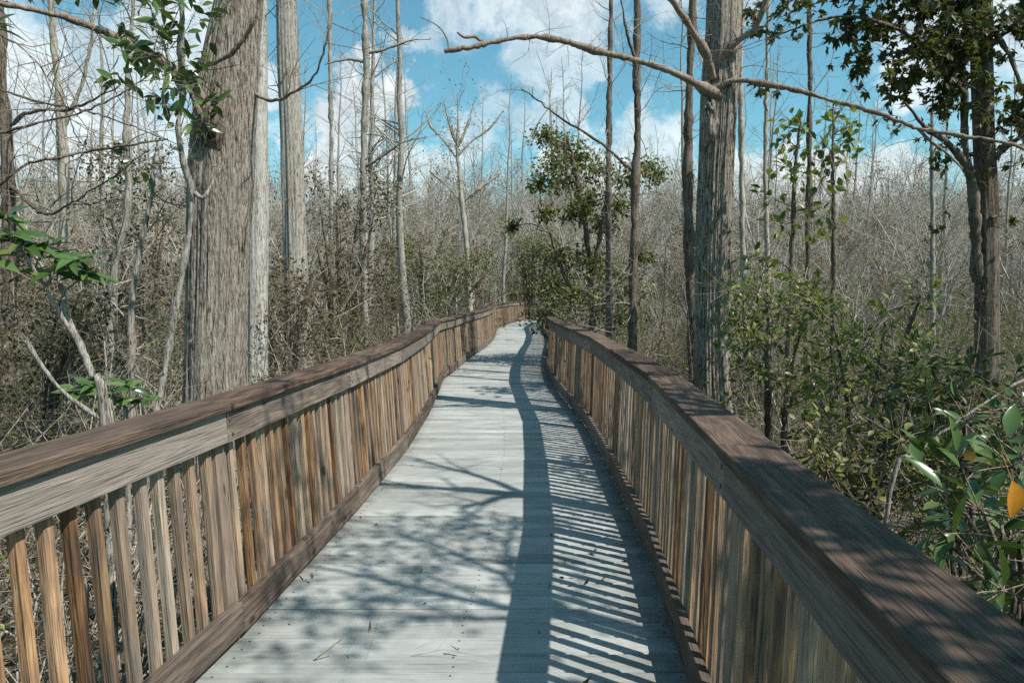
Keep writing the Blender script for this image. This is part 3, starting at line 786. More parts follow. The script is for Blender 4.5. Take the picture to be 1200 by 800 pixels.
def hero(name, label, parts, cat='tree', group=None):
    """parts: list of (part name, MB, material[s], [sub-parts])"""
    base = None
    for nm, mb, m in parts:
        if mb.n: base = mb.v[0].mean(axis=0) if base is None else base
    base = np.array([base[0], base[1], GROUND]); o = thing(name, label, cat, base, group)
    for nm, mb, m in parts:
        if nm == 'limb':                       # every bough is a part of its own
            for v, f in zip(mb.v, mb.f):
                b1 = MB(); b1.add(v, f - f.min()); link(nm, b1.mesh(nm, [m], True, base), o)
        elif mb.n: link(nm, mb.mesh(nm, [m], True, base), o)
    return o

# --- big cypress left, with its dark-centred knot and crooked boughs
r = np.random.default_rng(41)
tr = MB(); D0 = 6.5
P, rad = trunk3(tr, [foot(252, D0, 92), (253, 560, D0, 80), (252, 470, D0, 71), (252, 400, D0, 67), (255, 300, D0, 67), (259, 200, D0, 70), (265, 120, D0, 66), (272, 60, D0, 58), (280, 0, D0, 50), (289, -90, D0, 43), (298, -200, D0, 38), (310, -420, D0, 26), (318, -640, D0, 10)], 220, 4, .032, (0.0, 1.3), .035)
lb = MB(); tw = MB()
B1, _ = limb(lb, [(252, 168, 6.3, 16), (238, 122, 6.2, 15), (222, 95, 6.1, 13), (196, 76, 6.0, 11), (160, 56, 5.9, 9), (110, 32, 5.7, 8), (60, 16, 5.5, 7), (0, 4, 5.3, 6), (-60, -10, 5.2, 4)], 9, .04, .004, r)
B2, _ = limb(lb, [(233, 132, 6.12, 7), (222, 100, 6.0, 6), (235, 80, 5.9, 5.5), (252, 74, 5.85, 5), (272, 62, 5.8, 5), (288, 42, 5.75, 4.5), (299, 22, 5.7, 3.6), (306, -6, 5.7, 2.6)], 7, .03, .003, r)
B3, _ = limb(lb, [(300, 112, 6.5, 5), (320, 118, 6.3, 3.5), (345, 108, 6.2, 3), (368, 90, 6.1, 2.6), (382, 50, 6.0, 2.2), (390, 15, 6.0, 1.6)], 5, .04, .004, r)
B4, _ = limb(lb, [(262, -60, 6.5, 9), (230, -110, 6.3, 7), (180, -160, 6.0, 5), (120, -200, 5.8, 3)], 6, .05, .01, r)
B5, _ = limb(lb, [(300, -70, 6.5, 9), (350, -120, 6.6, 7), (420, -170, 6.7, 5), (500, -200, 6.8, 3)], 6, .05, .01, r)
for B, n in ((B1, 26), (B2, 4), (B3, 7), (B4, 20), (B5, 14)): twigs_along(tw, B, n, .9, .005, r, TW, -.1 if n == 26 else .2)
twigs_along(tw, P[60:], 16, 1.1, .008, r)
# knot: a swollen dark rim round a lump painted dark as a cavity's shade, at the foot of the bough
def lump(mb, c, rx, ry, rz, seed, amp=.18, n=28):
    rs = np.random.default_rng(seed); W = rs.normal(0, 1, (14, 3)) * 4.5; ph = rs.uniform(0, 6.28, 14)
    th = np.linspace(.03, math.pi - .03, n); fi = np.arange(2 * n) * math.pi / n
    T, F_ = np.meshgrid(th, fi, indexing='ij'); U = np.stack([np.sin(T) * np.cos(F_), np.sin(T) * np.sin(F_), np.cos(T)], -1)
    d = 1 + amp * np.sin(U @ W.T + ph).mean(-1) * 2.2
    V = c + U * d[..., None] * np.array([rx, ry, rz]); i, j = np.meshgrid(np.arange(n - 1), np.arange(2 * n), indexing='ij'); k = (j + 1) % (2 * n)
    mb.add(V.reshape(-1, 3), np.stack([i * 2 * n + j, (i + 1) * 2 * n + j, (i + 1) * 2 * n + k, i * 2 * n + k], -1).reshape(-1, 4))
kn = MB(); ho = MB(); kc = at(247, 150, 6.22)
lump(kn, kc + [0, .04, 0], .13, .10, .22, 5, .2); lump(kn, kc + [-.03, .02, .1], .08, .09, .15, 7, .2)
lump(ho, kc + [.02, -.04, -.03], .045, .04, .08, 8, .2)
hero('cypress_tree', 'huge pale fibrous barked trunk with a torn knot, thickest trunk left of the walk', [('trunk', tr, M_CYP), ('knot', kn, M_DKBARK), ('hollow', ho, M_HOLE_SHADE), ('limb', lb, M_LIMB), ('twigs', tw, M_BTWIG)])  # ho: near-black lump standing in for a cavity's shade
# glossy leaves of a bay growing up in front of it
st = MB(); lf = MB(); nodes = []
S1, _ = limb(st, [foot(150, 5.6, 10), (170, 560, 5.6, 9), (196, 420, 5.7, 7.5), (208, 350, 5.7, 7), (222, 270, 5.7, 7), (224, 225, 5.7, 7.5), (215, 190, 5.65, 8), (209, 150, 5.6, 7.5), (214, 110, 5.6, 8), (212, 60, 5.5, 7), (213, 0, 5.4, 6), (207, -80, 5.4, 4)], 8, .04, .002, r)
S2, _ = limb(st, [(228, 226, 5.7, 6), (238, 232, 5.7, 5), (247, 218, 5.75, 4), (262, 190, 5.8, 3)], 6, .03)
S3, _ = limb(st, [(213, 108, 5.6, 5), (203, 88, 5.5, 4), (190, 45, 5.4, 3), (175, 5, 5.3, 2)], 6, .03)
for B in (S1[-45:], S3): twigs_along(st, B, 14, .55, .005, r, TW[:2] + [TW[2]], .2, .0, 1, nodes)
def leafy(lf, nodes, n, L, r, prof='b', asp=.33, spread=.03, clump=None, droop=0.0, keep=None, curl=.18, fold=.15):
    idx = r.integers(0, len(nodes), n); NP = np.array([nodes[i][0] for i in idx]); ND = np.array([nodes[i][1] for i in idx])
    if keep is not None:
        k = keep(NP); NP, ND = NP[k], ND[k]; n = len(NP)
    leaves(lf, NP + r.normal(0, spread, (n, 3)), ND * .6 + rdir(n, r, -droop), rdir(n, r, 1.6), L * r.uniform(.6, 1.25, n), L * asp * r.uniform(.8, 1.2, n), prof, fold, curl)
leafy(lf, nodes, 270, .14, r, asp=.36)
hero('bay_tree', 'slender crooked bay stem with big glossy leaves hanging at the top left', [('stem', st, M_CYP2), ('foliage', lf, L_BRIGHT)])

# --- two paler trunks right of it
tr = MB(); trunk3(tr, [foot(299, 8.6, 36), (300, 440, 8.6, 27), (301, 300, 8.6, 25), (302, 180, 8.6, 22), (304, 90, 8.6, 18), (305, 0, 8.6, 15), (308, -150, 8.6, 12), (310, -330, 8.6, 6)], 60, 9, .035, (0, 1.0), .06)
tw = MB(); P, _ = ipath([(303, 90, 8.6, 18), (305, 0, 8.6, 15), (310, -330, 8.6, 6)]); twigs_along(tw, P, 22, 1.2, .008, r, TW2)
hero('cypress_tree', 'bleached trunk standing close against the right side of the huge trunk', [('trunk', tr, M_CYP3), ('twigs', tw, M_TWIG)])
tr = MB(); trunk3(tr, [foot(350, 13, 46), (349, 400, 13, 31), (347, 340, 13, 27), (344, 250, 13, 25), (340, 130, 13, 24), (335, 0, 13, 22), (332, -120, 13, 18), (330, -260, 13, 10)], 72, 12, .05, (0, 1.3), .07)
tw = MB(); P, _ = ipath([(342, 180, 13, 24), (335, 0, 13, 22), (330, -260, 13, 10)]); twigs_along(tw, P, 26, 1.6, .012, r, TW2)
hero('cypress_tree', 'straight pale grey trunk, next one right of the paired trunks, clear of twigs', [('trunk', tr, M_CYP2), ('twigs', tw, M_TWIG)])

def slim(label, pts, base, mat_t, ntw, Lt, seed, spec=TW2, extra=(), leaf=None, lo=.1, group=None, up=.3, sides=10, twm=None, name='bare_tree'):
    r = np.random.default_rng(seed); tr = MB(); tw = MB(); nodes = []
    P, rad = limb(tr, [foot(*base)] + list(pts), sides, .1, .006, r)
    for e in extra:
        Q, _ = limb(tr, e, 5, .08, .008, r); twigs_along(tw, Q, max(3, len(Q) // 3), Lt * .7, .008, r, spec, up, .1, 1, nodes)
    if ntw: twigs_along(tw, P, ntw, Lt, .009, r, spec, up, lo, 1, nodes)
    parts = [('trunk', tr, mat_t), ('twigs', tw, twm or M_TWIG)]
    if leaf:
        lf = MB(); leafy(lf, nodes, leaf[1], leaf[2], r, 's' if leaf[2] < .08 else 'b', .42, .05, keep=leaf[3] if len(leaf) > 3 else None); parts.append(('foliage', lf, leaf[0]))
    return hero(name, label, parts, 'tree', group)
slim('tall thin grey tree left of centre with one bough bending up to the right', [(427, 350, 18, 8), (426, 200, 18, 8), (429, 80, 18, 7), (427, 0, 18, 6), (424, -120, 18, 4), (422, -220, 18, 2)], (428, 18, 10), M_CYP2, 34, 1.6, 51,
     extra=[[(427, 196, 18, 4), (445, 185, 17.8, 3), (470, 168, 17.6, 2.4), (500, 160, 17.5, 1.2)], [(427, 72, 18, 4), (405, 70, 18, 3), (380, 76, 18, 1.5)], [(429, 62, 18, 4), (450, 58, 18, 3), (480, 48, 18, 2), (505, 46, 18, 1)]], lo=.35)
slim('thin straight grey stem between the pale trunk and the tall thin tree', [(388, 300, 20, 5), (388, 150, 20, 5), (386, 0, 20, 4), (385, -120, 20, 2)], (389, 20, 7), M_CYP2, 26, 1.3, 52, lo=.3)
slim('very thin bare tree just right of the tall thin grey tree', [(461, 330, 22, 5), (463, 220, 22, 4), (464, 120, 22, 3), (466, 70, 22, 1.6)], (460, 22, 6), M_TWIG, 26, 1.3, 53, lo=.3)
slim('bare tree with a forked rounded crown of drooping seed tufts at the centre', [(550, 340, 27, 7), (547, 290, 27, 6), (541, 235, 27, 5.5), (538, 200, 27, 4.5), (536, 178, 27, 4), (537, 140, 27, 2), (536, 110, 27, 1)], (552, 27, 9), M_TWIG, 34, 1.4, 54, lo=.55,
     extra=[[(542, 240, 27, 3), (528, 222, 27, 2.2), (512, 208, 27, 2.5), (503, 200, 27, 1.5)], [(543, 236, 27, 3), (560, 222, 27, 4), (585, 205, 27, 2)], [(537, 188, 27, 3), (520, 165, 27, 2.2), (505, 148, 27, 3), (498, 130, 27, 1.5)],
            [(537, 182, 27, 3), (553, 165, 27, 2.2), (572, 152, 27, 3), (590, 130, 27, 1.5)], [(537, 176, 27, 4), (528, 150, 27, 3), (520, 118, 27, 1.5)], [(537, 172, 27, 4), (548, 145, 27, 3), (556, 118, 27, 1.5)]], leaf=(L_BROWN, 500, .09))
slim('slim dark stem running straight up through the dark evergreen right of centre', [(714, 390, 14, 8), (713, 250, 14, 8), (714, 120, 14, 7), (716, 0, 14, 6), (717, -120, 14, 4), (718, -200, 14, 2)], (715, 14, 10), M_DKBARK, 26, 1.2, 55, lo=.25)
slim('slim brown trunk with a wavy bend, left of the big right trunk', [(741, 395, 12, 10), (743, 300, 12, 9.5), (744, 215, 12, 10), (747, 160, 12, 8.5), (746, 60, 12, 9), (747, 0, 12, 8), (746, -120, 12, 5), (748, -220, 12, 2)], (741, 12, 12), M_DKBARK, 22, 1.2, 56, lo=.2,
     extra=[[(742, 200, 12, 5), (728, 188, 12, 4), (700, 165, 12, 3.2), (660, 140, 12, 2.4), (630, 118, 12, 1.6), (610, 104, 12, 1)], [(747, 80, 12, 4), (735, 40, 11.8, 3), (728, 0, 11.6, 2.2)]])
slim('dim dark trunk half hidden close left of the big right trunk', [(812, 400, 10.5, 12), (808, 300, 10.5, 11), (806, 200, 10.5, 10), (808, 100, 10.5, 9), (812, 0, 10.5, 8), (816, -150, 10.5, 5), (820, -250, 10.5, 2)], (814, 10.5, 14), M_DKBARK, 22, 1.1, 57, lo=.2)
slim('thin pole like stem just right of the big right trunk', [(872, 380, 12, 6), (869, 200, 12, 6), (868, 80, 12, 5), (870, 0, 12, 4), (871, -150, 12, 2)], (873, 12, 7), M_TWIG, 26, 1.1, 58, lo=.2)
slim('thin upright stem rising behind the green leaved sapling', [(900, 340, 13, 5), (897, 200, 13, 5), (899, 60, 13, 4), (900, -80, 13, 2)], (900, 13, 6), M_TWIG, 24, 1.1, 59, lo=.2)
slim('pale slim stem dividing the sky between the two right hand trees', [(946, 330, 12, 7), (948, 220, 12, 6), (949, 100, 12, 6), (948, 0, 12, 5), (946, -120, 12, 3)], (945, 12, 8), M_DKBARK, 26, 1.2, 60, lo=.2)
slim('lone thin grey stem standing against blue sky beside the dark leaved tree', [(1093, 340, 16, 5), (1093, 240, 16, 5), (1092, 170, 16, 4), (1093, 110, 16, 2)], (1093, 16, 6), M_CYP2, 18, 1.0, 61, lo=.3)
slim('white slim stem behind the glossy whorled shrub on the left', [(157, 560, 6.5, 11), (155, 480, 6.5, 8), (155, 400, 6.5, 8), (156, 340, 6.5, 7), (164, 290, 6.5, 7), (176, 240, 6.5, 5), (182, 180, 6.5, 3)], (158, 6.5, 12), M_CYP2, 14, .7, 62, lo=.35, spec=TW)
slim('grey bare tree at the far left with long crossing boughs', [(8, 480, 9, 16), (10, 400, 9, 15), (12, 300, 9, 14), (8, 180, 9, 12), (2, 80, 9, 10), (0, 0, 9, 9), (-4, -120, 9, 6), (-8, -220, 9, 3)], (8, 9, 20), M_DKBARK, 26, 1.5, 63, lo=.3, twm=M_BTWIG,
     extra=[[(6, 150, 9, 6), (40, 130, 8.8, 4), (85, 128, 8.6, 3), (140, 100, 8.4, 1.5)], [(10, 215, 9, 6), (50, 250, 8.6, 4), (80, 240, 8.2, 3), (135, 205, 8, 2), (175, 175, 8, 1.2)]])
slim('slender grey tree between the left edge and the bay stem, forked high up', [(72, 460, 10, 10), (74, 300, 10, 9), (75, 180, 10, 9), (68, 100, 10, 8), (62, 40, 10, 7), (58, -60, 10, 5), (56, -160, 10, 2)], (73, 10, 12), M_TWIG, 34, 1.4, 64, lo=.25, up=.5,
     extra=[[(74, 150, 10, 5), (95, 100, 10, 4), (108, 40, 10, 3), (112, -20, 10, 2)]])
slim('smooth grey snag left of the huge trunk, leaning a little to the right', [(128, 440, 9, 10), (132, 330, 9, 9), (150, 240, 9, 8), (148, 150, 9, 7), (152, 60, 9, 5), (160, -40, 9, 3)], (126, 9, 12), M_CYP2, 32, 1.3, 65, lo=.25)

# long fallen looking boughs that cross the upper left
r = np.random.default_rng(71); bo = MB(); tw = MB()
for pts in ([(-40, 235, 4.2, 5), (0, 216, 4.2, 4.5), (30, 193, 4.2, 4), (60, 186, 4.2, 4), (100, 178, 4.3, 3.5), (150, 170, 4.3, 3), (197, 163, 4.4, 1.6)],
            [(-40, 150, 4.6, 3), (0, 155, 4.6, 3), (40, 145, 4.6, 3), (100, 130, 4.7, 2.6), (150, 105, 4.8, 2), (185, 80, 4.8, 1.2)],
            [(-30, 95, 5, 2.4), (40, 118, 5, 2.4), (100, 130, 5, 2), (160, 150, 5, 1.6), (215, 172, 5, 1)],
            [(-20, 30, 4.6, 2), (30, 60, 4.6, 2), (70, 110, 4.7, 2), (90, 160, 4.8, 1.6), (120, 190, 4.8, 1)]):
    Q, _ = limb(bo, pts, 6, .03, .003, r); twigs_along(tw, Q, 12, .5, .0035, r, TW, .2)
Q, _ = limb(bo, [foot(-60, 4.4, 16), (-58, 500, 4.4, 13), (-45, 240, 4.4, 10), (-35, 150, 4.5, 8), (-30, 60, 4.6, 6), (-25, 0, 4.6, 4)], 8, .05)
hero('bare_tree', 'bare tree off the left edge reaching long curved boughs in over the railing', [('limb', bo, M_DKBARK), ('twigs', tw, M_BTWIG)])

# --- big right cypress with the long level boughs
r = np.random.default_rng(42); tr = MB(); lb = MB(); tw = MB(); D1 = 8.0
P, rad = trunk3(tr, [foot(838, D1, 62), (838, 520, D1, 46), (835, 470, D1, 42), (834, 400, D1, 39), (836, 300, D1, 39), (839, 200, D1, 38), (844, 110, D1, 40), (847, 40, D1, 37), (848, 0, D1, 36), (851, -120, D1, 29), (856, -260, D1, 20), (860, -380, D1, 8)], 220, 21, .045, (-.2, 1.1), .04)
A1, _ = limb(lb, [(842, 112, 7.9, 20), (830, 106, 7.78, 13), (818, 100, 7.73, 9), (800, 90, 7.7, 8), (770, 78, 7.6, 7.5), (735, 68, 7.5, 7), (700, 60, 7.4, 7), (660, 48, 7.3, 6.5), (620, 43, 7.2, 6), (580, 49, 7.1, 5.5), (548, 56, 7.0, 6), (521, 60, 7.0, 4.5)], 9, .035, .004, r)
A1b, _ = limb(lb, [(566, 50, 7.08, 4.5), (556, 43, 7.05, 4), (544, 44, 7.0, 3.4), (536, 38, 7.0, 2.2)], 6, .03)
A1c, _ = limb(lb, [(526, 58, 7.0, 2), (523, 44, 7.0, 2), (512, 30, 6.95, 1.6), (492, 20, 6.9, 1)], 5, .03)
A2, _ = limb(lb, [(836, 108, 7.9, 20), (848, 99, 7.78, 11), (864, 94, 7.75, 7), (900, 99, 7.7, 6.5), (935, 106, 7.6, 6), (975, 118, 7.5, 5.5), (1030, 133, 7.4, 5.5), (1075, 150, 7.3, 5), (1120, 158, 7.2, 4.5), (1180, 168, 7.1, 4), (1240, 190, 7.1, 3)], 8, .035, .004, r)
A3, _ = limb(lb, [(836, 92, 7.85, 10), (826, 60, 7.7, 9), (812, 38, 7.6, 8), (798, 15, 7.5, 7), (780, -8, 7.4, 6), (740, -40, 7.3, 5), (700, -50, 7.2, 3)], 8, .04, .004, r)
A4, _ = limb(lb, [(838, 78, 7.9, 9), (860, 52, 7.75, 8), (882, 36, 7.7, 7), (895, 10, 7.6, 6), (905, -30, 7.5, 4)], 8, .04, .004, r)
A5, _ = limb(lb, [(1075, 150, 7.3, 4), (1090, 165, 7.3, 3.6), (1110, 180, 7.3, 3), (1128, 198, 7.3, 2)], 6, .03)
A6, _ = limb(lb, [(846, -60, 8, 12), (800, -110, 7.8, 8), (740, -140, 7.6, 5), (690, -180, 7.6, 3)], 6, .06)
twigs_along(tw, A1[10:-12], 20, .4, .004, r, TW, .1); twigs_along(tw, A2, 26, .6, .004, r, TW, .1)
for B, n in ((A3, 8), (A4, 8), (A6, 12), (A5, 2)): twigs_along(tw, B, n, .8, .006, r)
twigs_along(tw, P[len(P) // 2:], 14, .9, .007, r, TW)
# bark burr at the fork
bu = MB(); c = at(829, 140, 7.86)
lump(bu, c + [.03, .03, 0], .10, .12, .30, 15, .25); lump(bu, c + [.02, .0, .1], .07, .09, .12, 16, .3)
hero('cypress_tree', 'big furrowed trunk right of the walk with long level boughs to both sides', [('trunk', tr, M_CYP), ('burr', bu, M_CYP), ('limb', lb, M_LIMB), ('twigs', tw, M_BTWIG)])

# --- dark leaved maple at the right
r = np.random.default_rng(43); tr = MB(); tw = MB(); lf = MB(); nodes = []; DM = 10.0
P, rad = trunk3(tr, [foot(1160, DM, 36), (1158, 470, DM, 26), (1157, 380, DM, 24), (1157, 260, DM, 23), (1153, 160, DM, 21), (1151, 60, DM, 21), (1152, 0, DM, 19), (1158, -120, DM, 18), (1160, -260, DM, 9)], 60, 33, .05, (-.1, 1.0), .06)
F1, _ = limb(tr, [(1146, 330, DM, 13), (1142, 250, 9.9, 12), (1137, 206, 9.8, 11), (1126, 185, 9.7, 8), (1108, 166, 9.6, 6), (1085, 150, 9.4, 5), (1060, 120, 9.2, 3)], 8, .05, .003, r)
F2, _ = limb(tr, [(1137, 210, 9.8, 9), (1131, 170, 9.8, 8), (1129, 90, 9.8, 7), (1118, 50, 9.7, 6), (1103, 0, 9.6, 5), (1085, -60, 9.4, 4)], 8, .05, .003, r)
F3, _ = limb(tr, [(1140, 207, 9.8, 8), (1155, 195, 9.6, 7), (1175, 176, 9.4, 6), (1200, 158, 9.2, 5), (1240, 140, 9.2, 4)], 8, .05, .003, r)
F4, _ = limb(tr, [(1151, 40, 9.9, 11), (1110, 0, 9.5, 8), (1060, -30, 9.2, 6), (990, -40, 9.0, 5), (920, -20, 8.9, 3)], 8, .05, .003, r)
F5, _ = limb(tr, [(1152, 20, 9.9, 8), (1180, 60, 9.6, 5), (1200, 110, 9.4, 4), (1225, 170, 9.3, 2)], 8, .05, .003, r)
F6, _ = limb(tr, [(1129, 110, 9.8, 6), (1090, 60, 9.5, 5), (1040, 30, 9.2, 4), (980, 20, 9.0, 3), (900, 45, 8.8, 2)], 8, .05, .003, r)
F7, _ = limb(tr, [(1152, 60, 9.9, 8), (1190, 30, 9.7, 6), (1240, 10, 9.6, 4)], 8, .05, .003, r)
for B, n in ((F4, 30), (F6, 26), (F1, 8), (F2, 12), (F5, 12), (F3, 8), (F7, 8)): twigs_along(tw, B, n, .75, .006, r, TW, -.05, .1, 1, nodes)
def maple(lf, nodes, n, L, r, keep):
    idx = r.integers(0, len(nodes), n); NP = np.array([nodes[i][0] for i in idx]); k = keep(NP); NP = NP[k]; n = len(NP)
    NP = NP + r.normal(0, .05, (n, 3)); D = rdir(n, r, -.9); N = rdir(n, r, .9); S = np.cross(D, N); L = L * r.uniform(.6, 1.2, n)
    for a, s in ((0, 1), (.75, .8), (-.75, .8), (1.5, .5), (-1.5, .5)):
        leaves(lf, NP, D * math.cos(a) + S * math.sin(a), N, L * s, L * s * .42, 's', .1, .1)
maple(lf, nodes, 3900, .135, r, lambda p: (p[:, 2] > 4.15 + r.normal(0, .3, len(p)) + .5 * (p[:, 0] < 3.6)) | (r.uniform(size=len(p)) < .15))
hero('maple_tree', 'dark leaved tree with a forked trunk at the right, crown hanging over the top corner', [('trunk', tr, M_DKBARK), ('twigs', tw, M_BTWIG), ('foliage', lf, L_MAPLE)])

# --- dark evergreen right of centre
r = np.random.default_rng(44); tr = MB(); lf = MB(); nodes = []; cl = []
T1, _ = limb(tr, [foot(694, 15, 10), (694, 380, 15, 8), (690, 300, 15, 7), (682, 240, 15, 6), (672, 190, 15, 5), (664, 160, 15, 3)], 8, .08, .01, r)
T2, _ = limb(tr, [(692, 330, 15, 6), (705, 270, 15, 5), (715, 220, 15, 4), (745, 195, 15, 3)], 7, .08, .01, r)
T3, _ = limb(tr, [(693, 360, 15, 5), (665, 330, 15, 4), (650, 290, 15, 3), (640, 262, 15, 2)], 7, .08, .01, r)
T4, _ = limb(tr, [(694, 370, 15, 5), (720, 340, 15, 4), (738, 310, 15, 3)], 7, .08, .01, r)
tw = MB()
CL = [(640, 160, .28), (660, 172, .35), (650, 195, .35), (680, 185, .38), (700, 200, .32), (634, 215, .22), (665, 215, .3), (690, 235, .3), (755, 195, .3), (740, 212, .3), (770, 205, .2), (672, 250, .25), (705, 262, .3), (725, 240, .25), (600, 265, .12), (640, 250, .15),
      (655, 300, .35), (690, 305, .4), (715, 320, .42), (735, 340, .4), (675, 345, .42), (705, 360, .42), (650, 335, .35), (750, 300, .22), (640, 370, .4), (730, 375, .4)]
for cx_, cy_, rr_ in CL:
    c = at(cx_, cy_, 15 + r.uniform(-.8, .8)); allP = np.vstack([T1, T2, T3, T4]); q = allP[np.argmin(np.linalg.norm(allP - c + [0, 0, .4], axis=1))]
    Q = smooth_path(np.array([q, (q + c) / 2 + r.normal(0, .08, 3), c]), .12); tube(tw, Q, np.linspace(.018, .006, len(Q)), 4)
    for k in range(9):
        grow(tw, c, rdir(1, r, .1)[0], rr_ * 1.5, .005, 0, TW[1:], r, [], nodes)
    n = int(360 * rr_ / .35); pp = c + rdir(n, r) * (1.2 * rr_ * r.uniform(.05, 1.3, n) ** .8)[:, None] * np.array([1.15, 1, .8])
    leaves(lf, pp, rdir(n, r, -.2), rdir(n, r, 1.2), .12 * r.uniform(.6, 1.2, n), .055 * r.uniform(.7, 1.2, n), 's', .15, .2)
hero('evergreen_tree', 'dark evergreen with ragged clumps of leaves right of centre, behind the far railing', [('trunk', tr, M_DKBARK), ('twigs', tw, M_BTWIG), ('foliage', lf, L_OLIVE)])

# --- green leaved sapling between the two right hand trees
r = np.random.default_rng(45)
def sapling(label, stems, depth, ncl, L, leafm, cl, per=40, rad=.2, name='sapling', cat='sapling', mat_s=None, asp=.42, prof='b'):
    st = MB(); lf = MB(); tw = MB(); allP = []
    for s in stems:
        Q, _ = limb(st, s, 7, .05, .004, r); allP.append(Q)
    allP = np.vstack(allP)
    for cx_, cy_, *dd in cl:
        Y = depth + (dd[0] if dd else r.uniform(-.3, .3)); c = at(cx_, cy_, Y); low = allP[allP[:, 2] < c[2] - .02]
        q = (low if len(low) else allP)[np.argmin(np.linalg.norm((low if len(low) else allP) - c + [0, 0, .12], axis=1))]
        Q = smooth_path(np.array([q, (q + c) / 2 + r.normal(0, .03, 3), c]), .06); tube(tw, Q, np.linspace(.007, .003, len(Q)), 5)
        n = int(per * r.uniform(.7, 1.3)); o = rdir(n, r, .15); pp = c + o * (rad * r.uniform(.05, 1, n))[:, None]
        for k in range(8):
            e = c + rdir(1, r, .2)[0] * rad * 1.3; tube(tw, np.array([c, (c + e) / 2 + r.normal(0, .01, 3), e]), [.003, .0025, .0015], 3)
        leaves(lf, pp, o + rdir(n, r, -.1) * .7, rdir(n, r, 1.8), L * r.uniform(.65, 1.2, n), L * asp * r.uniform(.8, 1.2, n), prof, .15, .2)
    return hero(name, label, [('stem', st, mat_s or M_DKBARK), ('twigs', tw, M_BTWIG), ('foliage', lf, leafm)], cat)
sapling('slender sapling with bright green leaves against the sky between the right hand trees',
        [[foot(922, 7.2, 10), (924, 420, 7.2, 6), (928, 300, 7.2, 5), (932, 200, 7.2, 4), (938, 140, 7.2, 2)], [foot(972, 7.2, 9), (975, 420, 7.2, 6), (977, 300, 7.2, 5), (976, 200, 7.2, 4), (977, 125, 7.2, 2)]], 7.2, 0, .105, L_GREEN,
        [(925, 140), (940, 150), (918, 165), (935, 175), (922, 195), (928, 205), (975, 145), (985, 165), (972, 175), (993, 150), (965, 190), (990, 190), (962, 215), (905, 232), (948, 245), (968, 255), (915, 262), (985, 128), (880, 300), (900, 315), (955, 270)], 15, .17, asp=.55)

# --- green broadleaf shrubs crowding the right railing
def bush(label, base_px, Y, L, leafm, box, n, per, rad, asp=.42, prof='b', seed=0):
    global r
    r = np.random.default_rng(seed); x0, y0, x1, y1 = box; stems = []
    bx = (base_px if base_px is not None else (x0 + x1) / 2)
    for k in range(5):
        tx = r.uniform(x0, x1); ty = r.uniform(y0, (y0 + y1) / 2)
        stems.append([foot(bx + r.uniform(-25, 25), Y + r.uniform(-.1, .1), 8), ((bx * 2 + tx) / 3, (y1 * 2 + 560) / 3, Y, 6), ((bx + tx) / 2, (ty + y1) / 2 + 20, Y + r.uniform(-.2, .2), 5), (tx, ty, Y + r.uniform(-.3, .3), 2.4)])
    cl = [(r.uniform(x0, x1), y0 + (y1 - y0) * r.uniform() , r.uniform(-.45, .45)) for _ in range(n)]
    return sapling(label, stems, Y, 0, L, leafm, cl, per, rad, 'broadleaf_shrub', 'shrub', None, asp, prof)
bush('light green shrub of small leaves spilling behind the right railing below the big trunk', 900, 6.0, .075, L_GREEN, (850, 325, 965, 500), 30, 34, .24, seed=81)
bush('yellow green shrub of small leaves between big trunk and dark leaved tree', 1010, 5.2, .075, L_GREEN, (940, 340, 1100, 530), 34, 34, .24, seed=82)
bush('dark green shrub with mid sized leaves under the forked dark leaved tree', 1120, 4.4, .085, L_OLIVE, (1040, 430, 1210, 560), 34, 32, .2, seed=83)
bush('low dark shrub filling the gap behind the cap board of the right railing', 1010, 3.9, .06, L_OLIVE, (930, 500, 1080, 600), 24, 36, .18, seed=84)
bush('glossy bay shrub with large pale shining leaves nearest the right railing', 1230, 2.5, .145, L_BRIGHT, (1085, 520, 1250, 720), 24, 8, .13, .36, seed=85)
bush('mid green leafy shrub on the right edge above the glossy bay', 1260, 3.3, .085, L_BRIGHT, (1130, 470, 1260, 580), 16, 16, .17, .4, seed=86)
bush('brown leaved shrubby tree half behind the bay stem left of the huge trunk', 170, 11, .085, L_DULL, (95, 165, 218, 400), 44, 55, .38, seed=95)
bush('olive brown leaved shrubby tree filling the gap right of the pale trunks', 400, 16, .09, L_DULL, (362, 205, 462, 380), 46, 60, .5, seed=96)
bush('brown leaved shrub with dark gaps low between pale trunk and railing', 330, 12, .08, L_DULL, (300, 300, 400, 420), 34, 50, .35, seed=97)
bush('olive shrub beside the far bend of the railing left of centre', 500, 22, .10, L_OLIVE, (460, 285, 575, 372), 56, 80, .6, seed=98)
bush('yellow green bush beyond the far end of the walk', 625, 40, .14, L_GREEN, (580, 262, 668, 350), 60, 110, .9, seed=99)
bush('brown shrub low at the left edge behind the glossy whorls', 40, 7, .07, L_DULL, (-30, 300, 130, 470), 36, 45, .28, seed=100)
# long bare twig slanting up through them
mb = MB(); r = np.random.default_rng(9); Q, _ = limb(mb, [foot(1000, 3.0, 5), (1040, 600, 3.0, 4.5), (1078, 530, 3.0, 4), (1140, 482, 3.0, 3.2), (1210, 438, 3.0, 2.4), (1260, 410, 3.0, 1.5)], 6, .03, .002, r); twigs_along(mb, Q[20:], 5, .25, .0025, r, TW[1:], .1)
hero('dead_branch', 'long pale bare branch slanting up through the shrubs at the right', [('branch', mb, M_CYP2)], 'branch')
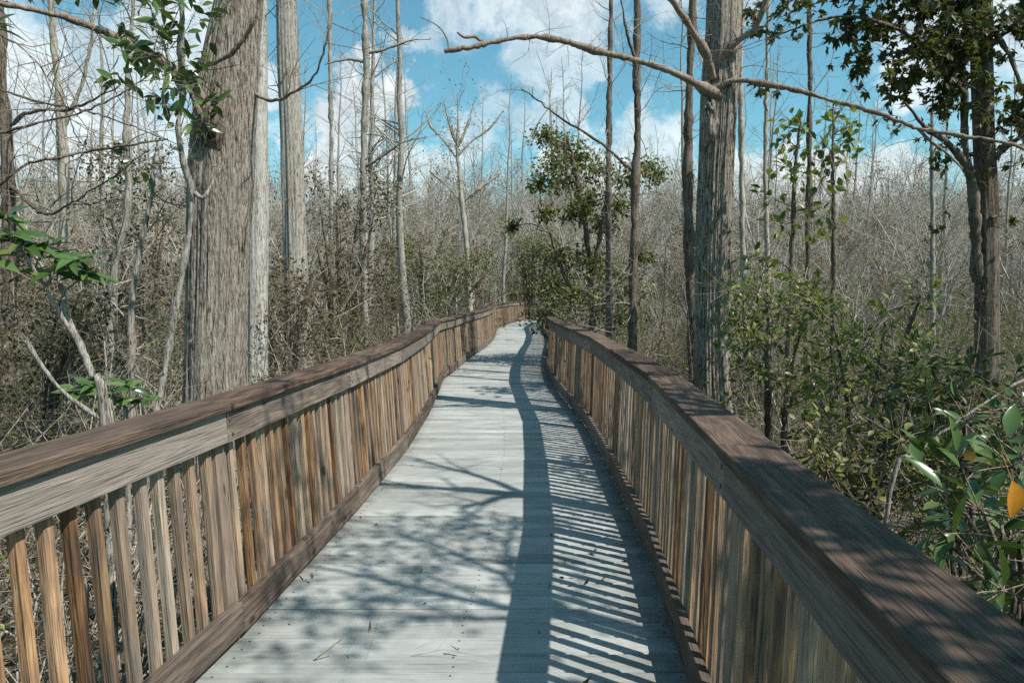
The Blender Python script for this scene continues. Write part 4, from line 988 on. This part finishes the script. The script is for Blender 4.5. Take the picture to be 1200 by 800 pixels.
# dying orange leaves
def bigleaf(px, py, Y, L, ang, label):
    mb = MB(); q = at(px, py, Y); D = np.array([[math.cos(ang), -.15, math.sin(ang)]]); leaves(mb, [q], D, np.array([[.15, -.95, .1]]), L, L * .62, 'b', .2, .25)
    tube(mb, np.array([q + D[0] * .004, q - D[0] * .03 + [0, .01, 0], q - D[0] * .07 + [0, .03, .01]]), [.0016, .0013, .001], 5)
    o = link('dead_leaf', mb.mesh('dead_leaf', [L_ORANGE], True, q), None, q, label=label, cat='leaf'); return o
bigleaf(1186, 563, 2.0, .115, -1.45, 'single bright orange dying leaf hanging at the right edge')
bigleaf(1128, 533, 2.4, .055, -.1, 'small orange yellow dying leaf held flat above the glossy bay shrub')

# --- whorled glossy shrubs at the left
def whorl(lf, c, n, L, r, asp=.31, tilt=.25):
    a = np.arange(n) * 2.4 + r.uniform(0, 6); e = r.uniform(-.35, .75, n) + tilt * 0
    D = np.stack([np.cos(a), np.sin(a), e], 1); N = np.array([.1, -.55, .8]) + r.normal(0, .2, (n, 3)); leaves(lf, np.repeat([c], n, 0) + r.normal(0, .008, (n, 3)), D, N, L * r.uniform(.7, 1.15, n), L * asp * r.uniform(.85, 1.2, n), 'b', .18, .3)
def whorled(label, stems, tips, L, seed, leafm=L_BRIGHT):
    r = np.random.default_rng(seed); st = MB(); lf = MB(); AP = []
    for s in stems: Q, _ = limb(st, s, 8, .03, .0025, r); AP.append(Q)
    AP = np.vstack(AP)
    for px, py, Y in tips:
        c = at(px, py, Y); q = AP[np.argmin(np.linalg.norm(AP - c + [0, 0, .08], axis=1))]; Q = smooth_path(np.array([q, (q + c) / 2 + r.normal(0, .012, 3), c]), .03); tube(st, Q, np.linspace(.006, .0035, len(Q)), 6)
        whorl(lf, c, r.integers(9, 14), L, r)
    return hero('glossy_shrub', label, [('stem', st, M_CYP2), ('foliage', lf, leafm)], 'shrub')
whorled('leaning pale stem with a tuft of long glossy leaves at the left edge', [[foot(140, 3.6, 13), (124, 500, 3.6, 10), (108, 440, 3.6, 9), (92, 400, 3.6, 8), (78, 372, 3.6, 7), (72, 335, 3.6, 5), (66, 308, 3.6, 4)], [(92, 402, 3.6, 6), (60, 350, 3.5, 5.5), (30, 300, 3.4, 5), (12, 282, 3.35, 4)], [(122, 495, 3.6, 6), (70, 455, 3.5, 5), (30, 400, 3.4, 4)]],
        [(70, 300, 3.6), (88, 305, 3.5), (52, 290, 3.5), (100, 318, 3.6), (62, 318, 3.45), (14, 275, 3.35), (-8, 300, 3.3), (5, 255, 3.4), (30, 285, 3.4)], .15, 91)
whorled('low tuft of long glossy leaves just above the left railing', [[foot(150, 4.2, 8), (150, 520, 4.2, 6), (135, 470, 4.2, 5), (120, 460, 4.2, 4)]], [(90, 458, 4.2), (110, 452, 4.2), (130, 462, 4.1), (150, 452, 4.2), (165, 470, 4.2)], .13, 92)
whorled('big leaf whorls cut by the top left corner of the picture', [[foot(-120, 3.2, 12), (-110, 300, 3.2, 10), (-60, 60, 3.2, 8), (20, -40, 3.2, 6), (70, -30, 3.2, 4)], [(20, -40, 3.2, 4), (120, -50, 3.2, 3), (180, -30, 3.2, 2)]], [(70, -5, 3.2), (20, -15, 3.2), (190, -14, 3.2), (-4, 32, 3.2), (150, -12, 3.2)], .12, 93)

# --- trees beside and behind the viewer, whose shade lies on the walk
def shade_tree(label, x, y, H, seed, leafm, nleaf, ll, fork=.55, spread=.4, spec=None, r0=.06, lo=0.):
    r = np.random.default_rng(seed); st = MB(); tw = MB(); lf = MB(); nodes = []
    z = GROUND + H * fork; P = smooth_path(np.array([[x, y, GROUND - .1], [x + .05, y, GROUND + H * .25], [x - .04, y + .05, z]]), .15); tube(st, P, np.linspace(r0 * 1.3, r0, len(P)), 12)
    sp = spec or [(7, .12, .04, 8, .7, .5, 6, .2), (5, .16, .03, 5, .75, .5, 4, .15), (4, .2, 0, 3, .8, .5, 3, .2), (3, .2, 0, 0, 0, 0, 3, 0)]
    for k in range(4):
        a = k * 1.57 + r.uniform(-.4, .4); grow(tw, P[-1], [math.cos(a) * spread, math.sin(a) * spread, 1 if k else 1.6], H * (1 - fork) * r.uniform(.7, 1.0), r0 * .62, 0, sp, r, [], nodes)
    if nleaf: leafy(lf, nodes, nleaf, ll, r, 's', .45, .05, keep=lambda p: p[:, 2] > lo)
    base = [x, y, GROUND]; o = thing('tree', label, 'tree', base); link('trunk', st.mesh('trunk', [M_DKBARK], True, base), o); link('crown', tw.mesh('crown', [M_BTWIG], True, base), o)
    if lf.n: link('foliage', lf.mesh('foliage', [leafm], True, base), o)
shade_tree('forked bare tree beside the viewer whose bough shadow crosses the walk', 3.05, 3.35, 7.8, 301, L_EVER, 0, .1, .70, .5, [(7, .10, .02, 5, .6, .5, 6, .25), (5, .16, .03, 3, .75, .5, 4, .25), (4, .2, 0, 0, 0, 0, 3, 0)], .085)
shade_tree('leafy tree beside the viewer shading the near boards', 2.9, 1.6, 7.0, 302, L_GREEN, 1500, .08, .72, .5)
shade_tree('evergreen behind the viewer shading the nearest end of the right railing', 3.3, -1.3, 6.6, 303, L_EVER, 6500, .11, .45, .75)
shade_tree('evergreen beside the viewer shading the right hand boards and slats', 4.6, 3.9, 6.2, 304, L_EVER, 3000, .10, .5, .7)


# --- fallen leaves blown against the kick boards and caught on the planks
r = np.random.default_rng(77); mb = MB(); n = 150
sv = r.uniform(3.5, 26, n); side = r.uniform(size=n); P = []
for a, b in zip(sv, side):
    e = edge(a); t = (r.beta(.8, 5) if b < .35 else 1 - r.beta(.8, 6)) if b < .9 else r.uniform(.05, .95); P.append([*(e[:2] * (1 - t) + e[2:] * t), .006])
D = rdir(n, r, 0, .08); leaves(mb, P, D, rdir(n, r, 3.0), r.uniform(.018, .05, n), r.uniform(.008, .018, n), 's', .25, -.1)
link('fallen_leaves', mb.mesh('fallen_leaves', [L_BROWN]), label='small dry brown leaves fallen along the edges of the planks', kind='stuff')['category'] = 'leaves'
